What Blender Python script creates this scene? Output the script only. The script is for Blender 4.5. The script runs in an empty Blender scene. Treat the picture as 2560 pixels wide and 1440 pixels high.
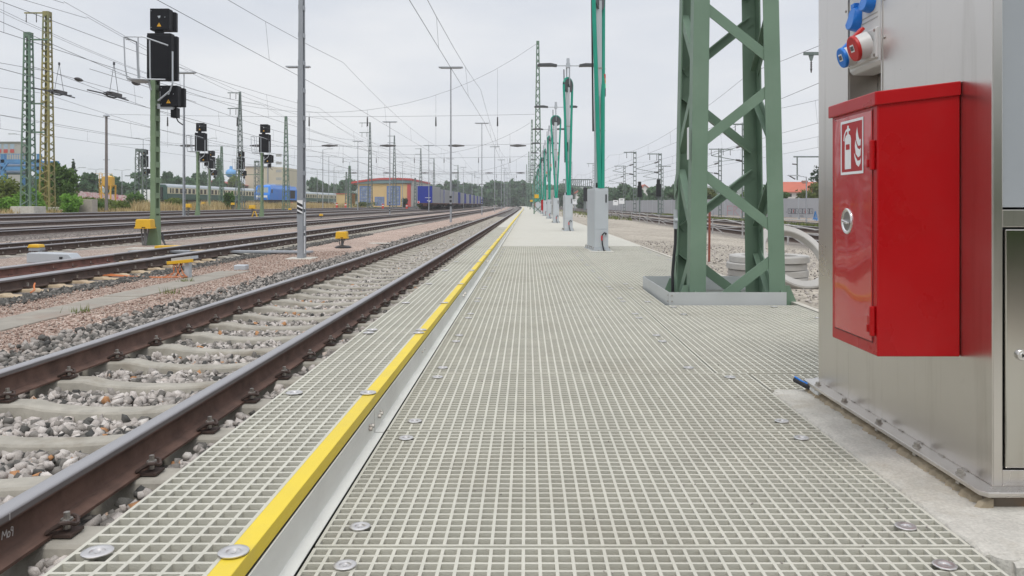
import bpy, bmesh, math, random
import numpy as np
from mathutils import Vector, Matrix
random.seed(7); rng = np.random.default_rng(11)
sc = bpy.context.scene; COL = sc.collection
R = math.radians
F = 1975.0; VX, VY = 1318.0, 511.0; H = 0.848       # focal length and vanishing point in photo pixels, eye height
def atx(px, Y): return (px - VX) * Y / F
def atz(py, Y): return H - (py - VY) * Y / F
def bend(Y): return 0.0 if Y < 100 else -(Y - 100) ** 2 / 20000.0   # the line curves gently left far away
TX = [-900,-60,-45,-30,-22,-15.5,-11,-6.5,-6.3,-4.75,-4.45,-4.1,2.26,2.40,4,7,8.3,24,30,60,900]
TZ = [.8,.6,.3,0,-.12,-.34,-.40,-.40,-.37,-.38,-.43,-.50,-.51,-.14,-.2,-.38,-.45,-.72,-.95,-.9,-.5]
def ter(x): return float(np.interp(x, TX, TZ))

# ---------------------------------------------------------------- tagging
KIDS = {}
def tag(o, label=None, cat=None, group=None, kind=None):
    if label: o['label'] = label
    if cat: o['category'] = cat
    if group: o['group'] = group
    if kind: o['kind'] = kind
    return o
def thing(name, label, cat, loc=(0,0,0), rz=0.0, group=None):
    o = bpy.data.objects.new(name, None); COL.objects.link(o)
    o.location = loc; o.rotation_euler = (0,0,rz); o.empty_display_size = .2
    return tag(o, label, cat, group)
def put(name, me, parent=None, loc=None):
    o = bpy.data.objects.new(name, me); COL.objects.link(o)
    if parent is not None:
        o.parent = parent; KIDS.setdefault(parent.name, []).append(o)
    if loc: o.location = loc
    return o
def copy_tree(o, parent=None, loc=None, rz=None, label=None, group=None, scale=None):
    c = o.copy(); COL.objects.link(c)
    if parent is not None:
        c.parent = parent; KIDS.setdefault(parent.name, []).append(c)
    for ch in list(KIDS.get(o.name, [])): copy_tree(ch, c)
    if loc is not None: c.location = loc
    if rz is not None: c.rotation_euler = (0,0,rz)
    if scale: c.scale = (scale,)*3
    if label: c['label'] = label
    if group: c['group'] = group
    return c

# ---------------------------------------------------------------- mesh builder
def frame(d, up=(0,0,1)):
    d = Vector(d).normalized(); up = Vector(up)
    if abs(d.dot(up)) > .98: up = Vector((0,1,0)) if abs(d.y) < .9 else Vector((1,0,0))
    s = d.cross(up).normalized(); u = s.cross(d).normalized()
    return d, s, u
class MB:
    def __init__(self): self.v = []; self.f = []; self.m = []; self.mi = 0
    def add(self, vs, fs):
        b = len(self.v); self.v += [tuple(x) for x in vs]
        for f in fs: self.f.append(tuple(i + b for i in f)); self.m.append(self.mi)
        return self
    def box(self, x0, x1, y0, y1, z0, z1):
        return self.add([(x0,y0,z0),(x1,y0,z0),(x1,y1,z0),(x0,y1,z0),(x0,y0,z1),(x1,y0,z1),(x1,y1,z1),(x0,y1,z1)],
            [(0,3,2,1),(4,5,6,7),(0,1,5,4),(1,2,6,5),(2,3,7,6),(3,0,4,7)])
    def bar(self, p, q, w, h, up=(0,0,1)):
        p = Vector(p); q = Vector(q); d, s, u = frame(q - p, up); vs = []
        for c in (p, q):
            for a, b in ((-1,-1),(1,-1),(1,1),(-1,1)): vs.append(c + s*(a*w/2) + u*(b*h/2))
        return self.add(vs, [(3,2,1,0),(4,5,6,7),(0,1,5,4),(1,2,6,5),(2,3,7,6),(3,0,4,7)])
    def cyl(self, p, q, r, r2=None, n=10, caps=True):
        p = Vector(p); q = Vector(q); r2 = r if r2 is None else r2
        d, s, u = frame(q - p); vs = []
        for c, rr in ((p, r), (q, r2)):
            for i in range(n):
                a = 2*math.pi*i/n; vs.append(c + (s*math.cos(a) + u*math.sin(a))*rr)
        fs = [(i, (i+1)%n, n+(i+1)%n, n+i) for i in range(n)]
        if caps: fs += [tuple(range(n-1,-1,-1)), tuple(range(n, 2*n))]
        return self.add(vs, fs)
    def tube(self, pts, r, n=6, closed=False):
        pts = [Vector(p) for p in pts]; N = len(pts); vs = []; up = Vector((0,0,1))
        for i, p in enumerate(pts):
            if closed: t = pts[(i+1)%N] - pts[i-1]
            else: t = pts[min(i+1,N-1)] - pts[max(i-1,0)]
            d, s, u = frame(t, up); up = u if abs(u.z) > .05 else up
            for k in range(n):
                a = 2*math.pi*k/n; vs.append(p + (s*math.cos(a) + u*math.sin(a))*r)
        fs = []
        for i in range(N if closed else N-1):
            j = (i+1) % N
            for k in range(n): fs.append((i*n+k, i*n+(k+1)%n, j*n+(k+1)%n, j*n+k))
        if not closed: fs += [tuple(range(n-1,-1,-1)), tuple(range((N-1)*n, N*n))]
        return self.add(vs, fs)
    def prism(self, poly, axis, c0, c1):
        def P(a, b, c): return (c,a,b) if axis == 'x' else (a,c,b) if axis == 'y' else (a,b,c)
        n = len(poly)
        vs = [P(a,b,c0) for a,b in poly] + [P(a,b,c1) for a,b in poly]
        return self.add(vs, [tuple(range(n-1,-1,-1)), tuple(range(n,2*n))] + [(i,(i+1)%n,n+(i+1)%n,n+i) for i in range(n)])
    def lathe(self, prof, n=16, c=(0,0,0), axis='z', closed=False):
        vs = []; k = len(prof)
        for r, z in prof:
            for i in range(n):
                a = 2*math.pi*i/n; x, y = r*math.cos(a), r*math.sin(a)
                p = (x,y,z) if axis == 'z' else (x,z,y) if axis == 'y' else (z,x,y)
                vs.append((p[0]+c[0], p[1]+c[1], p[2]+c[2]))
        fs = []
        for j in range(k if closed else k-1):
            jj = (j+1) % k
            for i in range(n): fs.append((j*n+i, j*n+(i+1)%n, jj*n+(i+1)%n, jj*n+i))
        if not closed:
            if prof[0][0] > 0: fs.append(tuple(range(n-1,-1,-1)))
            if prof[-1][0] > 0: fs.append(tuple(range((k-1)*n, k*n)))
        return self.add(vs, fs)
    def loft(self, rings, caps=True):
        n = len(rings[0]); vs = [p for r in rings for p in r]; fs = []
        for j in range(len(rings)-1):
            for i in range(n): fs.append((j*n+i, j*n+(i+1)%n, (j+1)*n+(i+1)%n, (j+1)*n+i))
        if caps: fs += [tuple(range(n-1,-1,-1)), tuple(range((len(rings)-1)*n, len(rings)*n))]
        return self.add(vs, fs)
    def mesh(self, name, mats, smooth=False):
        me = bpy.data.meshes.new(name); me.from_pydata(self.v, [], self.f)
        for m in (mats if isinstance(mats, (list, tuple)) else [mats]): me.materials.append(m)
        bm = bmesh.new(); bm.from_mesh(me)
        for i, f in enumerate(bm.faces):
            if i < len(self.m): f.material_index = self.m[i]
        bmesh.ops.recalc_face_normals(bm, faces=bm.faces); bm.to_mesh(me); bm.free()
        if smooth:
            me.polygons.foreach_set('use_smooth', [True]*len(me.polygons))
            try: me.set_sharp_from_angle(angle=R(38))
            except Exception: pass
        me.update(); return me
    def build(self, name, mats, parent=None, smooth=False, bevel=0, seg=2, loc=None):
        o = put(name, self.mesh(name, mats, smooth), parent, loc)
        if bevel:
            b = o.modifiers.new('edge', 'BEVEL'); b.width = bevel; b.segments = seg; b.limit_method = 'ANGLE'; b.angle_limit = R(40)
            b.harden_normals = False
        return o
def np_mesh(name, V, Fc, mat, tone=None, smooth=False):
    """V (N,3), Fc (M,k) arrays to a mesh; tone is one value per face"""
    me = bpy.data.meshes.new(name); n, (m, k) = len(V), Fc.shape
    me.vertices.add(n); me.vertices.foreach_set('co', np.asarray(V, np.float32).ravel())
    me.loops.add(m*k); me.loops.foreach_set('vertex_index', Fc.astype(np.int32).ravel())
    me.polygons.add(m); me.polygons.foreach_set('loop_start', np.arange(0, m*k, k, dtype=np.int32))
    try: me.polygons.foreach_set('loop_total', np.full(m, k, np.int32))
    except Exception: pass
    if tone is not None:
        a = me.attributes.new('tone', 'FLOAT', 'FACE'); a.data.foreach_set('value', np.asarray(tone, np.float32))
    me.update(calc_edges=True); me.validate()
    me.materials.append(mat)
    return me

# ---------------------------------------------------------------- materials
MATS = {}
def nodes_of(name):
    m = bpy.data.materials.new(name); m.use_nodes = True
    nt = m.node_tree; b = nt.nodes['Principled BSDF']; return m, nt, b
def link(nt, a, b): nt.links.new(a, b)
def noise(nt, co, scale, detail=4, rough=.55):
    n = nt.nodes.new('ShaderNodeTexNoise'); n.inputs['Scale'].default_value = scale
    n.inputs['Detail'].default_value = detail; n.inputs['Roughness'].default_value = rough
    link(nt, co, n.inputs['Vector']); return n
def ramp(nt, fac, stops, interp='LINEAR'):
    r = nt.nodes.new('ShaderNodeValToRGB'); r.color_ramp.interpolation = interp
    el = r.color_ramp.elements
    while len(el) < len(stops): el.new(.5)
    for e, (p, c) in zip(el, stops):
        e.position = p; e.color = (c[0], c[1], c[2], 1) if not isinstance(c, (int, float)) else (c, c, c, 1)
    link(nt, fac, r.inputs['Fac']); return r
def mixc(nt, fac, a, b, mode='MIX'):
    n = nt.nodes.new('ShaderNodeMix'); n.data_type = 'RGBA'; n.blend_type = mode
    for s, v in ((n.inputs['Factor'], fac), (n.inputs['A'], a), (n.inputs['B'], b)):
        if isinstance(v, (int, float)): s.default_value = v
        elif isinstance(v, tuple): s.default_value = (v[0], v[1], v[2], 1)
        else: link(nt, v, s)
    for i in n.inputs:      # colour sockets share names with float ones
        pass
    return n
def mixcol(nt, fac, a, b, mode='MIX'):
    n = nt.nodes.new('ShaderNodeMixRGB'); n.blend_type = mode
    for s, v in ((n.inputs[0], fac), (n.inputs[1], a), (n.inputs[2], b)):
        if isinstance(v, (int, float)): s.default_value = v
        elif isinstance(v, tuple): s.default_value = (v[0], v[1], v[2], 1)
        else: link(nt, v, s)
    return n.outputs[0]
def texco(nt, kind='Object'):
    return nt.nodes.new('ShaderNodeTexCoord').outputs[kind]
def geopos(nt): return nt.nodes.new('ShaderNodeNewGeometry').outputs['Position']
def bump(nt, b, h, strength=.3, dist=.01):
    n = nt.nodes.new('ShaderNodeBump'); n.inputs['Strength'].default_value = strength; n.inputs['Distance'].default_value = dist
    link(nt, h, n.inputs['Height']); link(nt, n.outputs[0], b.inputs['Normal']); return n
def M(name, col, rough=.6, metal=0.0, var=.12, scale=6, dirt=None, dirt_amt=.35, dscale=1.5, bmp=0, bscale=40, coat=0, spec=None, fine=.0):
    """painted / cast / plain surface: two scales of tone variation, optional dirt patches and fine bump"""
    if name in MATS: return MATS[name]
    m, nt, b = nodes_of(name); co = geopos(nt)
    n1 = noise(nt, co, scale, 5)
    lo = tuple(max(0, c*(1-var)) for c in col); hi = tuple(min(1, c*(1+var)) for c in col)
    c = ramp(nt, n1.outputs['Fac'], [(.3, lo), (.7, hi)]).outputs[0]
    if dirt:
        n2 = noise(nt, co, dscale, 6, .65)
        f = ramp(nt, n2.outputs['Fac'], [(.5, 0.0), (.72, dirt_amt)]).outputs[0]
        c = mixcol(nt, f, c, dirt)
    if fine:
        n3 = noise(nt, co, bscale*2, 2)
        f = ramp(nt, n3.outputs['Fac'], [(.35, 1-fine), (.65, 1+fine)]).outputs[0]
        c = mixcol(nt, 1.0, c, f, 'MULTIPLY')
    link(nt, c, b.inputs['Base Color'])
    b.inputs['Roughness'].default_value = rough; b.inputs['Metallic'].default_value = metal
    rr = ramp(nt, n1.outputs['Fac'], [(.3, max(0, rough-.06)), (.7, min(1, rough+.08))]); link(nt, rr.outputs[0], b.inputs['Roughness'])
    if coat: b.inputs['Coat Weight'].default_value = coat; b.inputs['Coat Roughness'].default_value = .08
    if spec is not None: b.inputs['Specular IOR Level'].default_value = spec
    if bmp:
        nb = noise(nt, co, bscale, 4, .6); bump(nt, b, nb.outputs['Fac'], bmp, .01)
    MATS[name] = m; return m
def toned(name, stops, rough=.9, pos_scale=0, pos_amt=.25, bmp=0, bscale=200, trans=0, speck=0):
    """colour from the per-face attribute 'tone' (stones, leaves, blades)"""
    m, nt, b = nodes_of(name)
    a = nt.nodes.new('ShaderNodeAttribute'); a.attribute_name = 'tone'; f = a.outputs['Fac']
    c = ramp(nt, f, stops).outputs[0]
    co = geopos(nt)
    if pos_scale:
        n = noise(nt, co, pos_scale, 3)
        k = ramp(nt, n.outputs['Fac'], [(.32, 1-pos_amt), (.68, 1+pos_amt)]).outputs[0]
        c = mixcol(nt, 1.0, c, k, 'MULTIPLY')
    if speck:
        n = noise(nt, co, 420, 2, .7)
        k = ramp(nt, n.outputs['Fac'], [(.36, 1-speck), (.62, 1+speck)]).outputs[0]
        c = mixcol(nt, 1.0, c, k, 'MULTIPLY')
    link(nt, c, b.inputs['Base Color']); b.inputs['Roughness'].default_value = rough
    b.inputs['Specular IOR Level'].default_value = .25
    if trans:
        b.inputs['Subsurface Weight'].default_value = 0
        t = nt.nodes.new('ShaderNodeBsdfTranslucent'); link(nt, c, t.inputs['Color'])
        mx = nt.nodes.new('ShaderNodeMixShader'); mx.inputs[0].default_value = trans
        out = nt.nodes['Material Output']
        link(nt, b.outputs[0], mx.inputs[1]); link(nt, t.outputs[0], mx.inputs[2]); link(nt, mx.outputs[0], out.inputs['Surface'])
    if bmp:
        nb = noise(nt, co, bscale, 3); bump(nt, b, nb.outputs['Fac'], bmp, .004)
    MATS[name] = m; return m
# ---------------------------------------------------------------- camera, light, air
cam = bpy.data.cameras.new('camera'); co_ = bpy.data.objects.new('camera', cam); COL.objects.link(co_)
co_.location = (0,0,H); co_.rotation_euler = (R(90),0,0)
cam.sensor_width = 36; cam.lens = F/2560*36; cam.shift_x = -(VX-1280)/2560; cam.shift_y = -(720-VY)/2560
cam.clip_start = .05; cam.clip_end = 4000
sc.camera = co_
sc.view_settings.view_transform = 'Standard'; sc.view_settings.look = 'None'; sc.view_settings.gamma = 1
sc.view_settings.exposure = 0.20
SUN_EL, SUN_AZ = R(58), R(186)
w = bpy.data.worlds.new('World'); sc.world = w; w.use_nodes = True
nt = w.node_tree; bg = nt.nodes['Background']
sky = nt.nodes.new('ShaderNodeTexSky'); sky.sky_type = 'NISHITA'; sky.sun_disc = False
sky.sun_elevation = SUN_EL; sky.sun_rotation = SUN_AZ; sky.dust_density = 3; sky.air_density = 1
tc = nt.nodes.new('ShaderNodeTexCoord')
mp = nt.nodes.new('ShaderNodeMapping'); mp.inputs['Scale'].default_value = (1.0,1.0,3.6); link(nt, tc.outputs['Generated'], mp.inputs['Vector'])
cl = noise(nt, mp.outputs[0], 1.9, 6, .55)
cloud = ramp(nt, cl.outputs['Fac'], [(.34, (6.0,6.35,7.0)), (.66, (7.75,7.85,8.05))])
sx = nt.nodes.new('ShaderNodeSeparateXYZ'); link(nt, tc.outputs['Generated'], sx.inputs[0])
zen = ramp(nt, sx.outputs['Z'], [(0.0, 1.03), (.12, .99), (.35, 1.0), (.9, 1.65)])
over = mixcol(nt, 1.0, cloud.outputs[0], zen.outputs[0], 'MULTIPLY')
mixsky = mixcol(nt, .93, sky.outputs[0], over)
link(nt, mixsky, bg.inputs['Color']); bg.inputs['Strength'].default_value = .1
sl = bpy.data.lights.new('sun', 'SUN'); so = bpy.data.objects.new('sun', sl); COL.objects.link(so)
sl.energy = 1.1; sl.angle = R(18); sl.color = (1,.97,.92)
# direction towards the sun: Nishita rotation is measured from +Y, clockwise seen from above
sd = Vector((math.sin(SUN_AZ)*math.cos(SUN_EL), math.cos(SUN_AZ)*math.cos(SUN_EL), math.sin(SUN_EL)))
so.rotation_euler = sd.to_track_quat('Z', 'Y').to_euler()
so.location = (0,0,30)
# the humid summer air over the yard
hz, nth, bh = nodes_of('haze_air'); nth.nodes.remove(bh)
pv = nth.nodes.new('ShaderNodeVolumePrincipled'); pv.inputs['Color'].default_value = (.93,.96,1,1)
pv.inputs['Density'].default_value = .00044; pv.inputs['Anisotropy'].default_value = .3
link(nth, pv.outputs[0], nth.nodes['Material Output'].inputs['Volume'])
b = MB(); b.box(-850,850,-60,1300,-2.2,42)
o = b.build('haze', hz); o['kind'] = 'stuff'
sc.cycles.volume_bounces = 1
# ---------------------------------------------------------------- ground materials
def ground_mat():
    m, nt, b = nodes_of('yard_ground'); co = geopos(nt)
    s = nt.nodes.new('ShaderNodeSeparateXYZ'); link(nt, co, s.inputs[0])
    n1 = noise(nt, co, .9, 4)
    a = nt.nodes.new('ShaderNodeMath'); a.operation = 'MULTIPLY_ADD'; link(nt, n1.outputs['Fac'], a.inputs[0]); a.inputs[1].default_value = .9
    link(nt, s.outputs['X'], a.inputs[2])
    mr = nt.nodes.new('ShaderNodeMapRange'); mr.inputs['From Min'].default_value = -60; mr.inputs['From Max'].default_value = 40; link(nt, a.outputs[0], mr.inputs['Value'])
    def p(x): return (x + .45 + 60)/100
    grass, straw = (.15,.16,.05), (.40,.32,.17)
    brown, grey, pinkish = (.29,.235,.19), (.24,.215,.195), (.33,.25,.205)
    sand = (.39,.35,.295)
    r = ramp(nt, mr.outputs[0], [(0,grass),(p(-50),grass),(p(-46),straw),(p(-37.5),straw),(p(-36),grey),(p(-20),grey),(p(-15.6),pinkish),(p(-14.6),grey),(p(-11.6),grey),(p(-10.6),pinkish),(p(-9.6),grey),
        (p(-4.3),grey),(p(-4.0),(.17,.16,.15)),(p(2.2),(.17,.16,.15)),(p(2.4),sand),(p(7.6),sand),(p(8.6),(.20,.18,.16)),(p(16),brown),(p(17.2),(.22,.24,.08)),(p(18.6),brown)])  # dark band under the nearest ballast stands in for shade between the stones
    # ramps hold at most 32 stops; pebbles on top
    v = nt.nodes.new('ShaderNodeTexVoronoi'); v.inputs['Scale'].default_value = 26; link(nt, co, v.inputs['Vector'])
    sep = nt.nodes.new('ShaderNodeSeparateColor'); link(nt, v.outputs['Color'], sep.inputs[0])
    k = ramp(nt, sep.outputs[0], [(0,.62),(.5,1.0),(1,1.4)])
    c = mixcol(nt, 1.0, r.outputs[0], k.outputs[0], 'MULTIPLY')
    n2 = noise(nt, co, .35, 5, .6)
    c = mixcol(nt, 1.0, c, ramp(nt, n2.outputs['Fac'], [(.3,.8),(.7,1.18)]).outputs[0], 'MULTIPLY')
    n4 = noise(nt, co, 2.2, 4, .65)
    g = ramp(nt, n4.outputs['Fac'], [(.63,0.0),(.72,.55)])
    mr2 = nt.nodes.new('ShaderNodeMapRange'); mr2.inputs['From Min'].default_value = 6; mr2.inputs['From Max'].default_value = 14; link(nt, s.outputs['X'], mr2.inputs['Value'])
    gm = nt.nodes.new('ShaderNodeMath'); gm.operation = 'MULTIPLY'; link(nt, g.outputs[0], gm.inputs[0]); link(nt, mr2.outputs[0], gm.inputs[1])
    c = mixcol(nt, gm.outputs[0], c, (.17,.19,.06))
    link(nt, c, b.inputs['Base Color']); b.inputs['Roughness'].default_value = .95; b.inputs['Specular IOR Level'].default_value = .2
    bump(nt, b, v.outputs['Distance'], .6, .02); return m
def pebble_mat(name, stops, scale, dist=.012, patch=None):
    m, nt, b = nodes_of(name); co = geopos(nt)
    v = nt.nodes.new('ShaderNodeTexVoronoi'); v.inputs['Scale'].default_value = scale; link(nt, co, v.inputs['Vector'])
    sep = nt.nodes.new('ShaderNodeSeparateColor'); link(nt, v.outputs['Color'], sep.inputs[0])
    c = ramp(nt, sep.outputs[0], stops).outputs[0]
    n2 = noise(nt, co, .8, 5, .62)
    c = mixcol(nt, 1.0, c, ramp(nt, n2.outputs['Fac'], [(.3,.82),(.7,1.15)]).outputs[0], 'MULTIPLY')
    if patch:
        n3 = noise(nt, co, .5, 5, .6); f = ramp(nt, n3.outputs['Fac'], [(.5,0.0),(.66,.8)])
        c = mixcol(nt, f.outputs[0], c, patch)
    link(nt, c, b.inputs['Base Color']); b.inputs['Roughness'].default_value = .95; b.inputs['Specular IOR Level'].default_value = .2
    bump(nt, b, v.outputs['Distance'], .8, dist); return m
m_ground = ground_mat()
m_pink = pebble_mat('pink_gravel', [(0,(.20,.145,.12)),(.25,(.33,.235,.19)),(.55,(.43,.315,.26)),(.85,(.52,.42,.355)),(1,(.62,.56,.50))], 55)
m_pinkfar = pebble_mat('brown_gravel', [(0,(.19,.14,.12)),(.3,(.30,.225,.19)),(.7,(.38,.30,.25)),(1,(.52,.46,.41))], 40, patch=(.34,.30,.26))
m_bal = pebble_mat('ballast_floor', [(0,(.10,.095,.09)),(.3,(.22,.205,.195)),(.7,(.36,.335,.315)),(1,(.55,.52,.50))], 24, .02)
m_baldark = pebble_mat('ballast_floor_dark', [(0,(.07,.06,.055)),(.4,(.15,.13,.115)),(.8,(.24,.21,.19)),(1,(.40,.36,.33))], 22, .02)

def sheet(name, xs, ys, zfun, mat, jit=0, follow=True):
    """ground sheet; outer edges wander by jit metres"""
    V = []; Fc = []
    for j, y in enumerate(ys):
        for i, x in enumerate(xs):
            dx = random.uniform(-jit, jit) if i in (0, len(xs)-1) else 0
            V.append((x + dx + (bend(y) if follow else 0), y, zfun(x, y)))
    nx = len(xs)
    for j in range(len(ys)-1):
        for i in range(nx-1):
            a = j*nx+i; Fc.append((a, a+1, a+nx+1, a+nx))
    o = put(name, np_mesh(name, np.array(V), np.array(Fc), mat)); o['kind'] = 'structure'; return o
YS = [-50,-30,-14] + list(np.arange(-6, 40, 2)) + list(np.arange(40, 130, 6)) + list(np.arange(130, 420, 20)) + [500, 700, 1000, 1290]
xs = sorted(set([-840,-400,-200,-120] + [x for x in TX if abs(x) < 850] + [-80,-70,-52,-38,-34,-26,-18,-13,-9,10,12,14,17,20,27,40,90,200,400,840]))
sheet('ground', xs, YS, lambda x, y: ter(x), m_ground, 0, False)
YF = list(np.arange(-2, 40, .25)) + list(np.arange(40, 100, 1.0)) + list(np.arange(100, 420, 8))
sheet('gravel_path', [-6.32,-5.7,-5.2,-4.75,-4.5,-4.30], YF, lambda x, y: ter(x) + .006, m_pink, .05)
sheet('gravel_strip', [-11.9,-11,-10.3,-9.9], YF, lambda x, y: ter(x) + .006, m_pinkfar, .10)
sheet('gravel_verge', [-16.3,-15.5,-14.9], YF, lambda x, y: ter(x) + .01, m_pinkfar, .15)

# ---------------------------------------------------------------- tracks
m_rail = None
def rail_mat(name, side, top=(.42,.41,.42)):
    """rusted rail web with a worn bright running surface: the worn band is set by height on the section"""
    m, nt, b = nodes_of(name); co = texco(nt, 'Object'); s = nt.nodes.new('ShaderNodeSeparateXYZ'); link(nt, co, s.inputs[0])
    n1 = noise(nt, geopos(nt), 7, 5, .6)
    mp = nt.nodes.new('ShaderNodeMapping'); mp.inputs['Scale'].default_value = (20,2.5,3); link(nt, geopos(nt), mp.inputs['Vector'])
    n2 = noise(nt, mp.outputs[0], 2, 4, .6)
    rust = ramp(nt, n1.outputs['Fac'], [(.25,tuple(c*.6 for c in side)),(.5,side),(.8,tuple(min(1,c*1.45) for c in side))])
    rust2 = mixcol(nt, ramp(nt, n2.outputs['Fac'], [(.52,0.0),(.68,.45)]).outputs[0], rust.outputs[0], (.045,.03,.024))
    z = nt.nodes.new('ShaderNodeMath'); z.operation = 'MULTIPLY_ADD'; link(nt, n2.outputs['Fac'], z.inputs[0]); z.inputs[1].default_value = .006; link(nt, s.outputs['Z'], z.inputs[2])
    f1 = ramp(nt, z.outputs[0], [(0,0.0),(1,1.0)]); 
    mr = nt.nodes.new('ShaderNodeMapRange'); mr.inputs['From Min'].default_value = -.034; mr.inputs['From Max'].default_value = -.028; link(nt, z.outputs[0], mr.inputs['Value'])
    mr2 = nt.nodes.new('ShaderNodeMapRange'); mr2.inputs['From Min'].default_value = -.010; mr2.inputs['From Max'].default_value = -.003; link(nt, z.outputs[0], mr2.inputs['Value'])
    c = mixcol(nt, mr.outputs[0], rust2, (.15,.135,.135)); c = mixcol(nt, mr2.outputs[0], c, top)
    link(nt, c, b.inputs['Base Color'])
    met = nt.nodes.new('ShaderNodeMath'); met.operation = 'MULTIPLY'; link(nt, mr2.outputs[0], met.inputs[0]); met.inputs[1].default_value = .75; link(nt, met.outputs[0], b.inputs['Metallic'])
    rr = nt.nodes.new('ShaderNodeMapRange'); link(nt, mr.outputs[0], rr.inputs['Value']); rr.inputs['To Min'].default_value = .8; rr.inputs['To Max'].default_value = .42; link(nt, rr.outputs[0], b.inputs['Roughness'])
    nb = noise(nt, geopos(nt), 60, 3); bump(nt, b, nb.outputs['Fac'], .15, .005); return m
m_rail1 = rail_mat('rail_brown', (.125,.070,.052)); m_rail2 = rail_mat('rail_dark', (.085,.055,.043))
m_rail3 = rail_mat('rail_reddish', (.15,.065,.050))
RAILSEC = [(-.075,-.172),(.075,-.172),(.075,-.160),(.022,-.142),(.009,-.122),(.009,-.052),(.024,-.046),(.036,-.040),(.036,-.014),(.028,-.004),(.015,0),(-.015,0),(-.028,-.004),(-.036,-.014),(-.036,-.040),(-.024,-.046),(-.009,-.052),(-.009,-.122),(-.022,-.142),(-.075,-.160)]
RYS = list(np.arange(.8, 30, 3)) + list(np.arange(30, 100, 10)) + list(np.arange(100, 300, 12)) + list(np.arange(300, 421, 30))
def rail(x, zt, mat, label, group, ys=RYS, name='rail', xfun=None):
    b = MB(); rings = []
    for y in ys:
        xx = (xfun(y) if xfun else 0) + bend(y)
        rings.append([(px + xx, y, pz) for px, pz in RAILSEC])
    b.loft(rings); o = b.build(name, mat, None, smooth=True, loc=(x,0,zt)); return tag(o, label, 'rail', group)
TRACKS = [(-2.551,-.191),(-8.0,-.191),(-13.25,-.191),(-18.0,-.02),(-22.9,.06),(-28.2,.16),(-33.4,.24)]
NM = ['beside the walkway','second from the walkway','third from the walkway','fourth from the walkway','fifth from the walkway','sixth from the walkway','farthest before the dry grass']
RAILS = {}
for i, (x, z) in enumerate(TRACKS):
    m = m_rail1 if i == 0 else m_rail2
    for sgn, sd_ in ((-1,'left'),(1,'right')):
        RAILS[i,sgn] = rail(x + sgn*.753, z, m, f'rusty brown {sd_} rail of the track {NM[i]}' if i < 6 else f'dark {sd_} rail of the yard track {NM[i]}', 'rails of the yard tracks')
# chalk writing on the web of the near rail: M 0 9, and a tick on its head
b = MB(); ch = []
def chalk(pts):
    for (ya,za),(yb,zb) in zip(pts[:-1], pts[1:]): b.bar((.0096,ya,za),(.0096,yb,zb),.0034,.0006,(1,0,0))
def cz(px, py):      # photo pixel to a point on the web, rail-local
    Y = -1.789*F/(px-VX); return (Y, atz(py,Y)+.191)
for ln in ([(4,1350),(6,1328),(11,1340),(16,1324),(17,1345)], [(20,1331),(18,1338),(20,1343),(24,1340),(25,1331),(22,1328),(20,1331)], [(32,1317),(28,1317),(27,1325),(32,1326)],[(32,1317),(32,1330),(31,1340)]):
    chalk([cz(*p) for p in ln])
b.build('chalk_mark', M('chalk_white', (.62,.60,.58), .9), RAILS[0,1])
b = MB(); b.bar((.0364,2.69,-.036),(.0364,2.69,-.012),.0035,.0006,(1,0,0)); b.build('chalk_tick', MATS['chalk_white'], RAILS[0,1])
# points on the second track: blade lying against the far rail and a check blade against the near one
rail(-8.0-.753+.10, -.187, m_rail3, 'short rail with reddish blunt end lying inside the far rail of the second track', 'turnout rails', ys=[4,8,12,15.6,16.5], name='turnout_rail', xfun=lambda y: .02*(16-y)/4)
rail(-8.0+.753-.085, -.190, m_rail2, 'thin switch blade lying close inside the near rail of the second track', 'turnout rails', ys=[4,8,12,16,21], name='turnout_rail', xfun=lambda y: -.012*(21-y)/4)
RT = [(10.1,-.30),(14.9,-.36),(20.6,-.50)]
for i, (x, z) in enumerate(RT):
    for sgn, sd_ in ((-1,'left'),(1,'right')):
        rail(x + sgn*.753, z, m_rail2, f'dark {sd_} rail of the track right of the platform, ' + ['nearest the platform','the middle one','along the noise barrier'][i], 'rails right of the platform')

# ballast beds (all but track one lie a little proud of the yard)
def bed(x, zt, mat, w=1.55, y1=420):
    ys = list(np.arange(-2, 40, 1.0)) + list(np.arange(40, 100, 4)) + list(np.arange(100, y1+1, 16))
    zb = zt - .212
    o = sheet('ballast_bed', [x-w-.45, x-w, x, x+w, x+w+.45], ys, lambda xx, y: zb + .004 if abs(xx-x) <= w+.01 else min(ter(xx)-.02, zb-.06), mat)
for i, (x, z) in enumerate(TRACKS[1:]): bed(x, z, m_baldark if i < 1 else m_pinkfar if i == 1 else m_baldark)
for x, z in RT: bed(x, z, m_baldark)

# stones -----------------------------------------------------------------
def stone_protos(k, npt):
    out = []
    for i in range(k):
        bm = bmesh.new()
        sk = random.uniform(-.5,.5)
        for p in range(npt):
            if p < 8: v = Vector(((p&1)*2-1, (p>>1&1)*2-1, (p>>2&1)*2-1))*.62; v = Vector((v.x*random.uniform(.45,1.3), v.y*random.uniform(.45,1.3), v.z*random.uniform(.45,1.25)))
            else: v = Vector(rng.normal(size=3)).normalized()*random.uniform(.75,1.15)
            bm.verts.new((v.x*1.2 + sk*v.z, v.y*.92, v.z*.78))
        r = bmesh.ops.convex_hull(bm, input=bm.verts)
        bmesh.ops.delete(bm, geom=[g for g in r['geom_interior'] if isinstance(g, bmesh.types.BMVert)], context='VERTS')
        bmesh.ops.triangulate(bm, faces=bm.faces); bm.verts.index_update(); bm.normal_update()
        out.append((np.array([v.co[:] for v in bm.verts]), np.array([[v.index for v in f.verts] for f in bm.faces]))); bm.free()
    return out
P16 = stone_protos(18, 11); P9 = stone_protos(12, 8); P6 = stone_protos(8, 6)
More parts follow.
